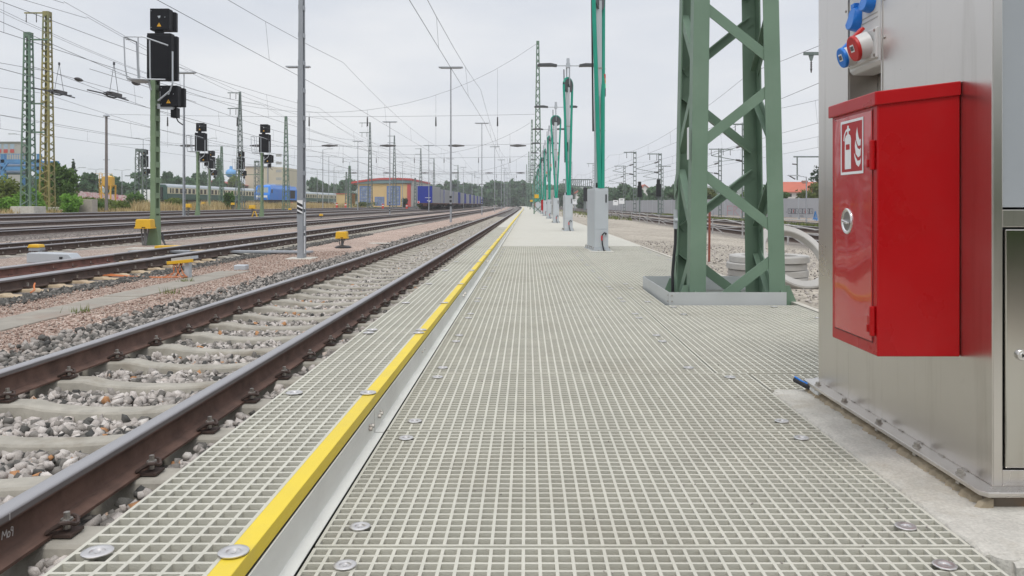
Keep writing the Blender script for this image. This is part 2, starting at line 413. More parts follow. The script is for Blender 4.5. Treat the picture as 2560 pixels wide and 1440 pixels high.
def rotmats(n):
    q = rng.normal(size=(n,4)); q /= np.linalg.norm(q, axis=1)[:,None]; w,x,y,z = q.T
    return np.stack([1-2*(y*y+z*z),2*(x*y-z*w),2*(x*z+y*w),2*(x*y+z*w),1-2*(x*x+z*z),2*(y*z-x*w),2*(x*z-y*w),2*(y*z+x*w),1-2*(x*x+y*y)],1).reshape(n,3,3)
def scatter(name, P, size, protos, mat, tone, label, cat):
    """P (n,3) positions, size (n,), tone (n,) merged into one stuff mesh"""
    n = len(P); pick = rng.integers(0, len(protos), n); Vs, Fs, Ts = [], [], []; off = 0
    for k, (pv_, pf) in enumerate(protos):
        idx = np.where(pick == k)[0]
        if not len(idx): continue
        Rm = rotmats(len(idx)); V = np.einsum('nij,vj->nvi', Rm, pv_)*size[idx][:,None,None] + P[idx][:,None,:]
        Fc = pf[None] + (np.arange(len(idx))*len(pv_))[:,None,None] + off
        Vs.append(V.reshape(-1,3)); Fs.append(Fc.reshape(-1,3)); Ts.append(np.repeat(tone[idx], len(pf))); off += len(idx)*len(pv_)
    o = put(name, np_mesh(name, np.concatenate(Vs), np.concatenate(Fs), mat, np.concatenate(Ts)))
    return tag(o, label, cat, kind='stuff')
m_stone = toned('ballast_stone', [(0,(.06,.06,.058)),(.2,(.115,.11,.10)),(.38,(.24,.22,.20)),(.6,(.39,.355,.325)),(.86,(.52,.475,.44)),(.955,(.60,.56,.52)),(.968,(.44,.24,.12)),(1,(.38,.16,.07))], .9, 0, 0, .3, 160, speck=.28)
m_pstone = toned('pink_stone', [(0,(.22,.145,.12)),(.3,(.37,.26,.21)),(.6,(.47,.355,.295)),(.9,(.58,.49,.425)),(1,(.14,.13,.12))], .95)
SLP = .65; SL0 = 2.91
def sleeper_d(y): return np.abs((y - SL0 + SLP/2) % SLP - SLP/2)
def stones_t1(y0, y1, dens, smin, smax, protos, nm):
    n = int((y1-y0)*3.75*dens); y = rng.uniform(y0, y1, n); x = rng.uniform(-4.52, -.97, n)
    s = rng.uniform(smin, smax, n)
    onsl = (sleeper_d(y) < .112) & (x > -3.86) & (x < -1.24)
    rail_ = (np.abs(x+3.304) < .085) | (np.abs(x+1.798) < .085)
    mid = (x > -3.1) & (x < -2.0)
    zb = np.where(x < -3.45, np.interp(x, [-4.75,-4.3,-3.9,-3.4], [-.395,-.41,-.43,-.455]), np.where(mid, -.466, np.where(x > -1.7, -.430, -.447)))
    thin = (x < -3.95) & (rng.random(n) < (-3.95-x)/.62)
    z = zb + rng.uniform(-.012, .028, n)
    keep = ~onsl & ~rail_ & ~thin
    tone = rng.beta(1.35, 1.05, n)*.965; k = rng.random(n) < .018; tone = np.where(k, .975, tone); tone = np.where((x < -3.55), tone*.66, tone)        # greyer, darker stones outside the far rail
    scatter(nm, np.stack([x + np.array([bend(a) for a in y]), y, z], 1)[keep], s[keep], protos, m_stone, tone[keep], 'grey and pale crushed stone ballast between and beside the nearest rails' if y0 < 5 else 'crushed stone ballast of the nearest track farther on' if y0 < 20 else 'distant crushed stone ballast of the nearest track', 'ballast')
stones_t1(1.6, 9, 980, .016, .042, P16, 'ballast')
stones_t1(9, 21, 640, .022, .044, P9, 'ballast')
stones_t1(21, 60, 220, .034, .056, P6, 'ballast')
# dark shoulder stones before the second track
n = 9000; y = rng.uniform(6, 32, n); x = rng.normal(-6.43, .13, n); z = np.interp(x, [-6.9,-6.5,-6.2], [-.385,-.385,-.375]) + rng.uniform(-.02,.03,n)
k = (x > -6.85) & (x < -6.08)
scatter('ballast', np.stack([x,y,z],1)[k], rng.uniform(.022,.042,n)[k], P9, m_stone, (rng.beta(1.6,3,n)*.5)[k], 'dark grey ballast stones heaped along the second track', 'ballast')
n = 5000; y = rng.uniform(8, 45, n); x = rng.normal(-15.0, .22, n)
scatter('ballast', np.stack([x,y,np.array([ter(a) for a in x])+rng.uniform(-.01,.04,n)],1), rng.uniform(.03,.05,n), P6, m_stone, rng.beta(1.6,3,n)*.5, 'dark grey ballast stones along the third track', 'ballast')
n = 26000; y = 3.5 + 17*rng.random(n)**1.5; x = rng.uniform(-6.4,-4.55,n)
k = ~((x > -5.63) & (x < -5.02) & (y < 14.3))
scatter('gravel', np.stack([x,y,np.array([ter(a) for a in x])+.008+rng.uniform(-.004,.008,n)],1)[k], rng.uniform(.007,.018,n)[k], P6, m_pstone, rng.random(n)[k], 'pinkish gravel chips of the path between the tracks', 'gravel')
n = 5000; y = rng.uniform(5, 22, n); x = 2.45 + 5.5*rng.random(n)
k = ~((x < 2.6) & (y < 6))
scatter('gravel', np.stack([x,y,np.array([ter(a) for a in x])+rng.uniform(-.004,.012,n)],1)[k], rng.uniform(.008,.030,n)[k], P6, m_stone, (.3+.55*rng.random(n))[k], 'pale rubble stones on the sandy ground right of the platform', 'gravel')

# ---------------------------------------------------------------- sleepers with rail fastenings
m_conc_sl = M('sleeper_concrete', (.375,.35,.30), .9, 0, .16, 9, (.20,.165,.12), .65, 3.5, .25, 120)
m_clip = M('clip_steel', (.075,.05,.042), .6, .3, .3, 30)
m_bolt = M('bolt_steel', (.42,.40,.37), .4, .8, .2, 40, (.20,.12,.07), .6, 12)
m_wood = M('sleeper_tan', (.47,.37,.25), .85, 0, .15, 6, (.25,.16,.10), .5, 4, .2, 80)
def sleeper_mesh():
    b = MB(); rings = []
    st = [(-1.30,-.405,.20),(-1.0,-.385,.185),(-.97,-.368,.185),(-.50,-.368,.18),(-.38,-.395,.165),(-.15,-.412,.155),(.15,-.412,.155),(.38,-.395,.165),(.50,-.368,.18),(.97,-.368,.185),(1.0,-.385,.185),(1.30,-.405,.20)]
    for x, zt, wt in st:
        wb = wt + .085; c = .012
        rings.append([(x,-wb/2,-.56),(x,wb/2,-.56),(x,wt/2,zt-c),(x,wt/2-c,zt),(x,-wt/2+c,zt),(x,-wt/2,zt-c)])
    b.loft(rings); return b.mesh('sleeper', m_conc_sl)
def clip_mesh(hi=True):
    """spring clip W14: bent rod, screw with washer, guide plate"""
    b = MB()
    if hi:
        b.mi = 0
        b.box(-.046,.040,-.050,.050,0,.012)
        r = .0095; pts = []
        for sg in (1,-1):
            pts_s = [(-.040,sg*.012,.045),(-.030,sg*.030,.058),(.0,sg*.048,.060),(.030,sg*.060,.040),(.048,sg*.066,.026),(.052,sg*.050,.026),(.040,sg*.030,.032),(.015,sg*.016,.040)]
            b.tube(pts_s, r, 7)
        b.tube([(-.040,.012,.045),(-.045,0,.043),(-.040,-.012,.045)], r, 7)
        b.mi = 1
        b.cyl((0,0,.02),(0,0,.058),.014,n=8); b.cyl((0,0,.058),(0,0,.066),.027,.024,10); b.cyl((0,0,.066),(0,0,.092),.015,.014,6)
    else:
        b.box(-.05,.05,-.06,.06,0,.035); b.mi = 1; b.cyl((0,0,.03),(0,0,.09),.018,n=6)
    return b.mesh('rail_clip', [m_clip, m_bolt])
me_sl, me_cl, me_cl2 = sleeper_mesh(), clip_mesh(), clip_mesh(False)
SLB = 'grey concrete sleeper in crushed stone under the rails of the nearest track'
def sleeper_tree(me, clip, label, group, name='sleeper'):
    t = put(name, me); tag(t, label, 'sleeper', group)
    for sx in (-.753-.105, -.753+.105, .753-.105, .753+.105):
        c = put('rail_clip', clip, t, (sx, 0, -.362)); c.scale = (.86,.86,.86); c.rotation_euler = (0,0,0 if sx in (-.753-.105, .753-.105) else math.pi)
    return t
s0 = sleeper_tree(me_sl, me_cl, SLB, 'sleepers of the nearest track'); s0.location = (-2.551, SL0 - 2*SLP, 0)
s0.rotation_euler = (0,0,0)
last = None
for i in range(1, 40): copy_tree(s0, loc=(-2.551, SL0 + (i-2)*SLP, 0), rz=random.uniform(-.006,.006))
s1 = sleeper_tree(me_sl, me_cl2, 'distant grey concrete sleeper under the rails of the nearest track', 'distant sleepers of the nearest track'); s1.location = (-2.551, SL0 + 38*SLP, 0)
for i in range(41, 120):
    y = SL0 + (i-2)*SLP; copy_tree(s1, loc=(-2.551 + bend(y), y, 0))
# second track: pale tan sleepers
s2 = sleeper_tree(me_sl, me_cl2, 'pale tan sleeper end under the second track, among dark stones', 'sleepers of the second track')
me_t = me_sl.copy(); me_t.materials[0] = m_wood; s2.data = me_t; s2.location = (-8.0, 8.2, .012)
for i in range(1, 16): copy_tree(s2, loc=(-8.0, 8.2 + i*.62, .012))
s4 = sleeper_tree(me_sl, me_cl2, 'grey concrete sleeper end under the second track beyond the tan ones', 'grey sleepers of the second track'); s4.location = (-8.0, 18.4, .012)
for i in range(1, 56): copy_tree(s4, loc=(-8.0, 18.4 + i*.62, .012))
s3 = sleeper_tree(me_sl, me_cl2, 'grey concrete sleeper end under the third track', 'sleepers of the third track'); s3.location = (-13.25, 13, .012)
for i in range(1, 70): copy_tree(s3, loc=(-13.25, 13 + i*.63, .012))
# ---------------------------------------------------------------- platform gratings
m_grp = M('grating_cream', (.565,.55,.475), .8, 0, .07, 5, (.42,.39,.32), .55, .7, .35, 350, fine=.06)
m_floor = M('grating_floor', (.135,.152,.132), .75, 0, .18, 7, (.10,.095,.075), .5, 2.5)
m_slab = M('slab_cream', (.50,.485,.425), .85, 0, .05, 3, (.47,.44,.37), .5, .8, .2, 200)
m_yel = M('yellow_paint', (.74,.56,.04), .55, 0, .06, 4, (.50,.40,.13), .45, 2.2, .15, 250)
m_white = M('profile_white', (.66,.66,.62), .7, 0, .04, 4, (.50,.49,.45), .4, 3)
m_disc = M('disc_steel', (.62,.605,.60), .36, .85, .08, 60, (.35,.33,.31), .3, 30)
m_dark = M('dark_void', (.03,.03,.03), .9)
GCACHE = {}; ZW0 = .13
def grate_mesh(nx, ny, px_, py_, b=.0085, d=.030):
    """open grid of nx x ny cells: crossing bars with a gritty top, walls down to d; origin at the corner"""
    key = (nx, ny, px_, py_, b)
    if key in GCACHE: return GCACHE[key]
    V = []; Fc = []
    def quad(p): 
        k = len(V); V.extend(p); Fc.append((k,k+1,k+2,k+3))
    W = nx*px_ + b; L = ny*py_ + b; hb = b/2
    for j in range(ny+1):                       # full-width cross bars
        y0 = j*py_; y1 = y0 + b
        quad([(0,y0,0),(W,y0,0),(W,y1,0),(0,y1,0)])
        quad([(0,y0,-d),(W,y0,-d),(W,y0,0),(0,y0,0)]); quad([(W,y1,-d),(0,y1,-d),(0,y1,0),(W,y1,0)])
    for i in range(nx+1):
        x0 = i*px_; x1 = x0 + b
        for j in range(ny):
            y0 = j*py_ + b; y1 = (j+1)*py_
            quad([(x0,y0,0),(x1,y0,0),(x1,y1,0),(x0,y1,0)])
            quad([(x0,y1,-d),(x0,y0,-d),(x0,y0,0),(x0,y1,0)]); quad([(x1,y0,-d),(x1,y1,-d),(x1,y1,0),(x1,y0,0)])
    me = np_mesh('grating', np.array(V), np.array(Fc), m_grp); GCACHE[key] = me; return me
def disc_mesh():
    b = MB()
    b.lathe([(.031,.0005),(.0315,.003),(.030,.0042),(.020,.0050),(.0155,.0035),(.012,-.004),(.010,-.0055),(0,-.0055)], 24)
    b.cyl((0,0,-.0055),(0,0,.0015),.0072,.0066,6)
    return b.mesh('hold_down_disc', m_disc, smooth=True)
me_disc = disc_mesh()
G = .998
def panel(x0, y0, nx, ny, label, discs, group='cream grating panels of the platform', p=.0395, z=0.0):
    o = put('grating_panel', grate_mesh(nx, ny, p, p), None, (x0, y0, z)); tag(o, label, 'grating', group)
    for dx, dy in discs:
        c = put('hold_down_disc', me_disc, o, (dx, dy, .002)); c.rotation_euler = (0,0,random.uniform(0,3)); c.scale = (.86,.86,1)
    return o
# under-floor beneath the grids, and the body of the platform
b = MB(); b.box(-.527,2.30,.90,16.3,-.30,-.034); o = b.build('platform_floor', m_floor); o['kind'] = 'structure'
b = MB(); b.box(-.527,2.30,-14,.90,-.30,-.003); b.box(-.93,-.575,-14,.30,-.30,ZW0); o = b.build('platform', m_slab); o['kind'] = 'structure'
OR = ['front','second','third','fourth','fifth','sixth','seventh','eighth','ninth','tenth','eleventh','twelfth','thirteenth','fourteenth','fifteenth','sixteenth']
S0 = 1.962
ROW = [S0 + (k-1)*1.0075 for k in range(0, 16)]        # seam lines
for k in range(0, 15):
    y0 = ROW[k]; wide = k < 3
    nx = 41 if wide else 37; W = nx*.0395
    ds = [(.088,.11),(.088,.895),(W-.10,.11),(W-.10,.895)]
    if k == 0: ds = [(.10,.895),(W-.115,.895)]
    panel(-.527, y0, nx, 25, f'cream open-mesh grating panel beside the white kerb profile, {OR[k]} row from the camera', ds)
    if y0 < 3.5: continue
    nxr = 33
    def rp(ya, ny, nxx, txt, dd): panel(.955, ya, nxx, ny, txt, dd)
    if y0 < 5.8 or y0 > 9.0:
        rp(y0, 25, nxr, f'cream open-mesh grating panel on the outer side of the platform, {OR[k]} row from the camera', [(nxr*.0395-.09,.11),(nxr*.0395-.09,.895)])
panel(.955+.16, 3.62, 29, 8, 'short grating strip just behind the concrete pad of the steel cabinet', [(.3,.2)])
panel(.955, 5.995, 33, 16, 'short grating panel right in front of the lattice tower kerb', [(.25,.50),(1.08,.52),(.25,.08)])
panel(.955, 6.66, 5, 38, 'narrow grating strip left of the lattice tower kerb', [(.09,.2),(.09,1.3)])
panel(.955, 8.19, 33, 20, 'grating panel right behind the lattice tower kerb', [(.09,.2),(1.2,.2)])
# pale closed cover slabs farther on
sy = ROW[15]-.006 + .004
def slab_mesh(L):
    b = MB(); b.box(-.527,2.33,0,L-.006,-.12,0.0); return b.mesh('cover_slab', m_slab)
me_slab = slab_mesh(2.1)
o = put('cover_slab', me_slab, None, (0,sy,0)); tag(o, 'pale closed cover slab of the platform beyond the gratings', 'slab', 'pale cover slabs of the far platform')
bv = o.modifiers.new('edge','BEVEL'); bv.width = .006; bv.segments = 1
for i in range(1, 60):
    y = sy + i*2.1; copy_tree(o, loc=(bend(y), y, 0), rz=-(bend(y+2)-bend(y))/2)
b = MB()
for i in range(14):
    y = sy + 126 + i*16
    r = [[(x+bend(yy), yy, z) for x, z in ((-.527,-.12),(2.33,-.12),(2.33,0),(-.527,0))] for yy in (y, y+16)]; b.loft(r)
o = b.build('platform', m_slab); o['kind'] = 'structure'
b = MB()     # side of the platform towards the rubble ground
b.box(2.305,2.36,-.5,sy+126,-.5,-.002); o = b.build('platform_side', M('side_concrete', (.52,.49,.43), .9, 0, .1, 4, (.35,.30,.24), .5)); o['kind'] = 'structure'

# ---------------------------------------------------------------- raised walkway along the track, with its yellow edge
ZW = .135; WX = -.931; PW = .0438
me_wg = {}
def walk_panel(y0, label, L=4.08):
    t = put('raised_walkway', grate_mesh(7, 92, PW, .0442, .0090, .036), None, (WX, y0, ZW)); tag(t, label, 'grating', 'raised walkway panels along the track')
    if not me_wg:
        b = MB(); b.box(7*PW+.0095, .363, 0, 4.075, -.036, .0012); me_wg['y'] = b.mesh('yellow_edge', m_yel)
        b = MB(); b.box(.004, .31, 0, 4.075, -.044, -.037); me_wg['f'] = b.mesh('floor_plate', m_floor)
        b = MB(); b.box(.002,.05,0,4.075,-.13,-.046); me_wg['b'] = b.mesh('side_beam', M('beam_grey', (.35,.35,.33), .7))
    e = put('yellow_edge', me_wg['y'], t); bv = e.modifiers.new('edge','BEVEL'); bv.width = .002; bv.segments = 2
    put('floor_plate', me_wg['f'], t); put('side_beam', me_wg['b'], t)
    for dy in (.05, 1.28, 2.64, 4.03):
        for dx in (.055, .3325):
            c = put('hold_down_disc', me_disc, t, (dx, dy, .0035)); c.rotation_euler = (0,0,random.uniform(0,3)); c.scale = (.98,.98,1)
    return t
for i in range(6):
    y0 = .33 + 4.08*i
    walk_panel(y0, f'raised cream grating walkway with yellow edge beside the near rail, {["nearest","second","third","fourth","fifth","sixth"][i]} length from the camera')
b = MB(); b.box(WX,-.627,0,4.075,-.05,0); me1 = b.mesh('deck', m_slab)
b = MB(); b.box(-.6265,-.570,0,4.075,-.04,.0012); me2 = b.mesh('yellow_edge', m_yel)
t0 = thing('walkway_deck', 'pale raised walkway deck with yellow edge in the distance', 'walkway', (0,.33+4.08*6,ZW), 0, 'far raised walkway decks')
put('deck', me1, t0); put('yellow_edge', me2, t0)
for i in range(7, 75):
    y = .33 + 4.08*i; copy_tree(t0, loc=(bend(y), y, ZW), rz=-(bend(y+4)-bend(y))/4)
# white L-profile between walkway and grating
m_seam = m_dark
def prof_mesh(L=4.07):
    b = MB(); b.prism([(-.5665,.0035),(-.530,.0035),(-.530,.0075),(-.5625,.0075),(-.5625,.0965),(-.5665,.0965)], 'y', 0, L); return b.mesh('kerb_profile', m_white)
me_pr = prof_mesh()
bb = MB()
for dy in (.10,-.10+4.07,1.3,1.38): bb.cyl((-.5624,dy,.06),(-.556,dy,.06),.0045,n=6)
for dy in (.06,.10,3.97,4.01): bb.cyl((-.5624,dy,.050),(-.551,dy,.050),.008,n=6)
me_pb = bb.mesh('bolt', m_bolt)
p0 = None
PL = ['nearest','second','third','fourth','fifth','sixth','seventh']
for i in range(0, 34):
    y = -1.16 + 4.08*i
    if y < 20:
        o = put('kerb_profile', me_pr, None, (0,y,0)); tag(o, f'white angle profile between yellow edge and gratings, {PL[i]} length' , 'kerb profile', 'white kerb profiles')
        put('bolt', me_pb, o)
        bv = o.modifiers.new('edge','BEVEL'); bv.width = .0012; bv.segments = 1
        last = o
    else:
        tag(copy_tree(last, loc=(bend(y), y, 0), rz=-(bend(y+4)-bend(y))/4, label='distant white angle profile below the yellow edge, one of a long line', group='far white kerb profiles'))
# support legs under the walkway
b = MB()
for i in range(60): b.box(-.90,-.86,.4+2.0*i,.46+2.0*i,-.47,ZW-.05)
b.box(-.60,-.575,-.5,120,-.47,ZW-.05)
o = b.build('walkway_support', M('support_grey', (.20,.20,.19), .8)); tag(o, 'grey support frame hidden in the shade below the raised walkway', 'support frame')

n = 130; gx_ = rng.uniform(-.5,1.05,n); gy_ = 1.1 + 7*rng.random(n)**1.6
scatter('grit', np.stack([gx_,gy_,np.full(n,.0015)],1), rng.uniform(.0018,.0052,n), P6, m_stone, .35+.55*rng.random(n), 'loose grit and tiny chips lying on the platform gratings', 'grit')
# ---------------------------------------------------------------- concrete pad of the cabinet
m_pad = M('pad_concrete', (.52,.50,.45), .88, 0, .12, 7, (.36,.32,.25), .75, 3.2, .5, 60, fine=.09)
def pad():
    """cast pad with a chipped, slightly wandering rounded edge"""
    b = MB(); b.box(1.150,3.0,1.905,3.565,-.03,.006)
    def edge(p, q, n, w=.045):
        p, q = Vector(p), Vector(q); d = (q-p).normalized(); o_ = Vector((d.y,-d.x,0)); rings = []      # o_ points outwards
        a = c = 0
        for k in range(n+1):
            c = c*.6 + random.uniform(-.005,.005); a = a*.75 + random.uniform(-.0016,.0016); m = p.lerp(q, k/n); ww = w + c
            rings.append([m + Vector((0,0,-.03)), m + o_*ww + Vector((0,0,-.03)), m + o_*ww + Vector((0,0,-.006+a)), m + o_*(ww-.007) + Vector((0,0,.0015+a)), m + o_*(ww-.026) + Vector((0,0,.0045+a*.6)), m + Vector((0,0,.0056))])
        b.loft(rings)
    edge((1.150,3.565,0),(1.150,1.905,0),150); edge((1.150,1.905,0),(3.0,1.905,0),60); edge((3.0,3.565,0),(1.150,3.565,0),60)
    for (cx_, cy_) in ((1.150,1.905),(1.150,3.565)): b.cyl((cx_,cy_,-.03),(cx_,cy_,.0045),.041,.034,18)
    o = b.build('concrete_pad', m_pad); return tag(o, 'pale cast concrete pad with chipped edge below the steel cabinet', 'concrete pad')
pad()
b = MB(); rings = []        # lumpy mortar bead squeezed out along the cabinet foot
for i in range(110):
    y = 2.19 + i*.0127; r = .010 + .010*random.random(); x = 1.281 + random.uniform(-.006,.004)
    rings.append([(x-r*1.6,y,.003),(x-r*.9,y,.004+r*.9),(x+.012,y,.008+r*1.3),(x+.012,y,.002)])
b.loft(rings); o = b.build('mortar_bead', M('mortar', (.34,.285,.205), .95, 0, .25, 14, (.25,.19,.12), .7, 6)); tag(o, 'crumbly brownish mortar bead along the foot of the near steel cabinet', 'mortar')
o = MB().box(1.2,3.0,-.5,1.85,-.034,.0).build('platform_apron', m_slab) ; o['kind'] = 'structure'

# ---------------------------------------------------------------- stainless steel cabinet
def steel_mat(name, rough=.30, tint=(.60,.585,.57)):
    m, nt, b = nodes_of(name); co = geopos(nt)
    mp = nt.nodes.new('ShaderNodeMapping'); mp.inputs['Scale'].default_value = (900,900,3); link(nt, co, mp.inputs['Vector'])
    n1 = noise(nt, mp.outputs[0], 1, 2)
    n2 = noise(nt, co, 1.6, 5, .65); n3 = noise(nt, co, 30, 3)
    c = ramp(nt, n2.outputs['Fac'], [(.3,tuple(x*.93 for x in tint)),(.7,tint)])
    c = mixcol(nt, ramp(nt, n3.outputs['Fac'], [(.66,0.0),(.8,.12)]).outputs[0], c.outputs[0], (.35,.33,.30))
    mp2 = nt.nodes.new('ShaderNodeMapping'); mp2.inputs['Scale'].default_value = (14,14,.9); link(nt, co, mp2.inputs['Vector'])
    n4 = noise(nt, mp2.outputs[0], 1, 5, .65)
    c = mixcol(nt, ramp(nt, n4.outputs['Fac'], [(.54,0.0),(.74,.30)]).outputs[0], c, (.36,.33,.285))
    link(nt, c, b.inputs['Base Color']); b.inputs['Metallic'].default_value = 1.0
    rr = ramp(nt, n2.outputs['Fac'], [(.3,rough-.03),(.7,rough+.05)]); link(nt, rr.outputs[0], b.inputs['Roughness'])
    b.inputs['Anisotropic'].default_value = .4
    bump(nt, b, n1.outputs['Fac'], .04, .002)
    MATS[name] = m; return m
m_steel = steel_mat('stainless_steel', .29, (.68,.65,.615))
m_steel2 = steel_mat('stainless_steel_door', .16, (.56,.54,.50))
m_red = M('red_enamel', (.40,.004,.007), .28, 0, .06, 3, (.40,.020,.020), .3, 9, coat=.12, spec=.25)
def red_mat():
    m, nt, b = nodes_of('red_enamel_door'); co = geopos(nt)
    b.inputs['Base Color'].default_value = (.50,.010,.014,1); b.inputs['Roughness'].default_value = .15
    b.inputs['Coat Weight'].default_value = .8; b.inputs['Coat Roughness'].default_value = .03
    n = noise(nt, co, 3.6, .5); bump(nt, b, n.outputs['Fac'], .32, .03)
    n = noise(nt, co, 4.5, 1); bp = b.inputs['Normal'].links[0].from_node; link(nt, bp.outputs[0], b.inputs['Coat Normal'])
    return m
m_redd = red_mat()
m_whitep = M('white_plastic', (.66,.665,.65), .45, 0, .03, 6, (.55,.54,.50), .2, 6)
m_blue = M('socket_blue', (.010,.19,.66), .4, 0, .04, 10)
m_sred = M('socket_red', (.52,.022,.02), .42, 0, .04, 10)
m_blk = M('black_plastic', (.018,.019,.022), .5, 0, .15, 12)
m_chrome = M('chrome', (.75,.74,.73), .18, 1.0, .03, 20)
m_pict = M('pictogram_white', (.82,.83,.84), .45, 0, .02, 10)
CX, CY0, CY1 = 1.309, 2.225, 3.55
def cabinet(full=True):
    """origin at the near left foot corner, on the platform"""
    t = thing('switch_cabinet', 'tall brushed stainless steel cabinet with sockets in its side, at the right edge', 'cabinet', (CX,CY0,0))
    D = CY1-CY0; Wd = .70; z0 = .055; z1 = 1.95; ry0, ry1, rz0, rz1 = .69, .995, .95, 1.86
    b = MB()
    # left wall with the socket recess cut out, then top, back, right wall, front frame
    for (ya,yb,za,zb) in ((0,ry0,z0,z1),(ry1,D,z0,z1),(ry0,ry1,z0,rz0),(ry0,ry1,rz1,z1)): b.box(0,.004,ya,yb,za,zb)
    b.box(.004,Wd,0.0,D,z1-.004,z1); b.box(.004,Wd,D-.004,D,z0,z1-.004); b.box(Wd-.004,Wd,0,D-.004,z0,z1-.004)
    # the recess: side cheeks and back
    b.box(.004,.12,ry0-.003,ry0,rz0,rz1); b.box(.004,.12,ry1,ry1+.003,rz0,rz1); b.box(.12,.123,ry0,ry1,rz0,rz1); b.box(.004,.12,ry0,ry1,rz0-.003,rz0)
    # front frame round the door and the upper panel
    b.box(.004,.030,0,.012,z0,z1-.004); b.box(.670,Wd-.004,0,.012,z0,z1-.004); b.box(.030,.670,0,.012,z0,z0+.045); b.box(.030,.670,0,.012,.784,.833); b.box(.030,.670,0,.012,1.90,z1-.004)
    b.build('body', m_steel, t, bevel=.0015)
    # the front-left corner fold catches the light
    b = MB(); b.box(.036,.664,-.004,.010,z0+.051,.778); o = b.build('door', m_steel2, t, bevel=.003)
    b2 = MB(); b2.lathe([(.0,-.012),(.008,-.012),(.009,-.010),(.0135,-.010),(.0155,-.006),(.0155,.0)], 20, (.0785,-.004,.425), 'y'); b2.build('door_lock', m_chrome, o, smooth=True)
    b2 = MB(); b2.cyl((.0785,-.0175,.425),(.0785,-.0165,.425),.006,n=3); b2.build('key_slot', m_blk, o)
    b = MB(); b.box(.034,.666,.011,.014,.84,1.896); b.build('upper_panel', M('panel_blue_grey', (.32,.345,.37), .5, 0, .04, 2), t)  # blue-grey is set in the base colour, not left to reflection
    b = MB(); b.box(.030,.670,.0125,.02,z0+.046,.783); b.build('door_gap', m_blk, t)
    # bolted flange and foot
    b = MB(); b.prism([(-.056,-.030),(-.04,-.052),(Wd+.05,-.052),(Wd+.05,D+.05),(-.04,D+.05),(-.056,D+.03)], 'z', .044, .055)
    b.build('flange', m_steel, t, bevel=.002)
    b = MB(); b.prism([(-.053,-.028),(-.038,-.049),(Wd+.05,-.049),(Wd+.05,D+.05),(-.038,D+.05),(-.053,D+.03)], 'z', .0405, .0432)
    b.build('lower_flange', m_steel, t)
    b = MB(); b.box(-.024,Wd,-.024,D+.02,.004,.040); b.build('foot', M('foot_steel', (.16,.13,.10), .75, .2, .25, 12, (.26,.15,.08), .7, 7), t)
    for i, y in enumerate((.10,.36,.64,.95,1.24)):
        b = MB(); b.cyl((-.034,y,.055),(-.034,y,.058),.014,n=14); b.cyl((-.034,y,.058),(-.034,y,.069),.0105,.0100,6)
        b.cyl((-.038,y,.060),(-.038,y,.026),.0065,n=8); b.cyl((-.038,y,.0405),(-.038,y,.028),.0105,n=6)
        b.build('flange_bolt', m_bolt, t)
    b = MB()
    for i in range(9): b.box(-.004,.001,.12+.135*i,.15+.135*i,.054,.0585)
    b.build('weld', m_bolt, t)
    b = MB(); b.cyl((.10,-.0245,.022),(.10,-.025,.022),.007,n=12); b.build('drain_hole', m_dark, t)
    for y, zs in ((ry0-.022,(1.02,1.46,1.60,1.75)),(ry1+.022,(1.06,1.50,1.64,1.78))):
        for z in zs:
            b = MB(); b.lathe([(.006,0),(.0055,-.003),(.003,-.0048),(0,-.005)], 10, (0,y,z), 'x'); b.build('panel_screw', m_bolt, t, smooth=True)
    # trim lip on the recess
    b = MB(); b.box(-.003,.0,ry0-.006,ry0+.002,rz0,rz1); b.box(-.003,0,ry1-.002,ry1+.006,rz0,rz1); b.build('recess_trim', m_steel, t)
    return t
cab = cabinet()
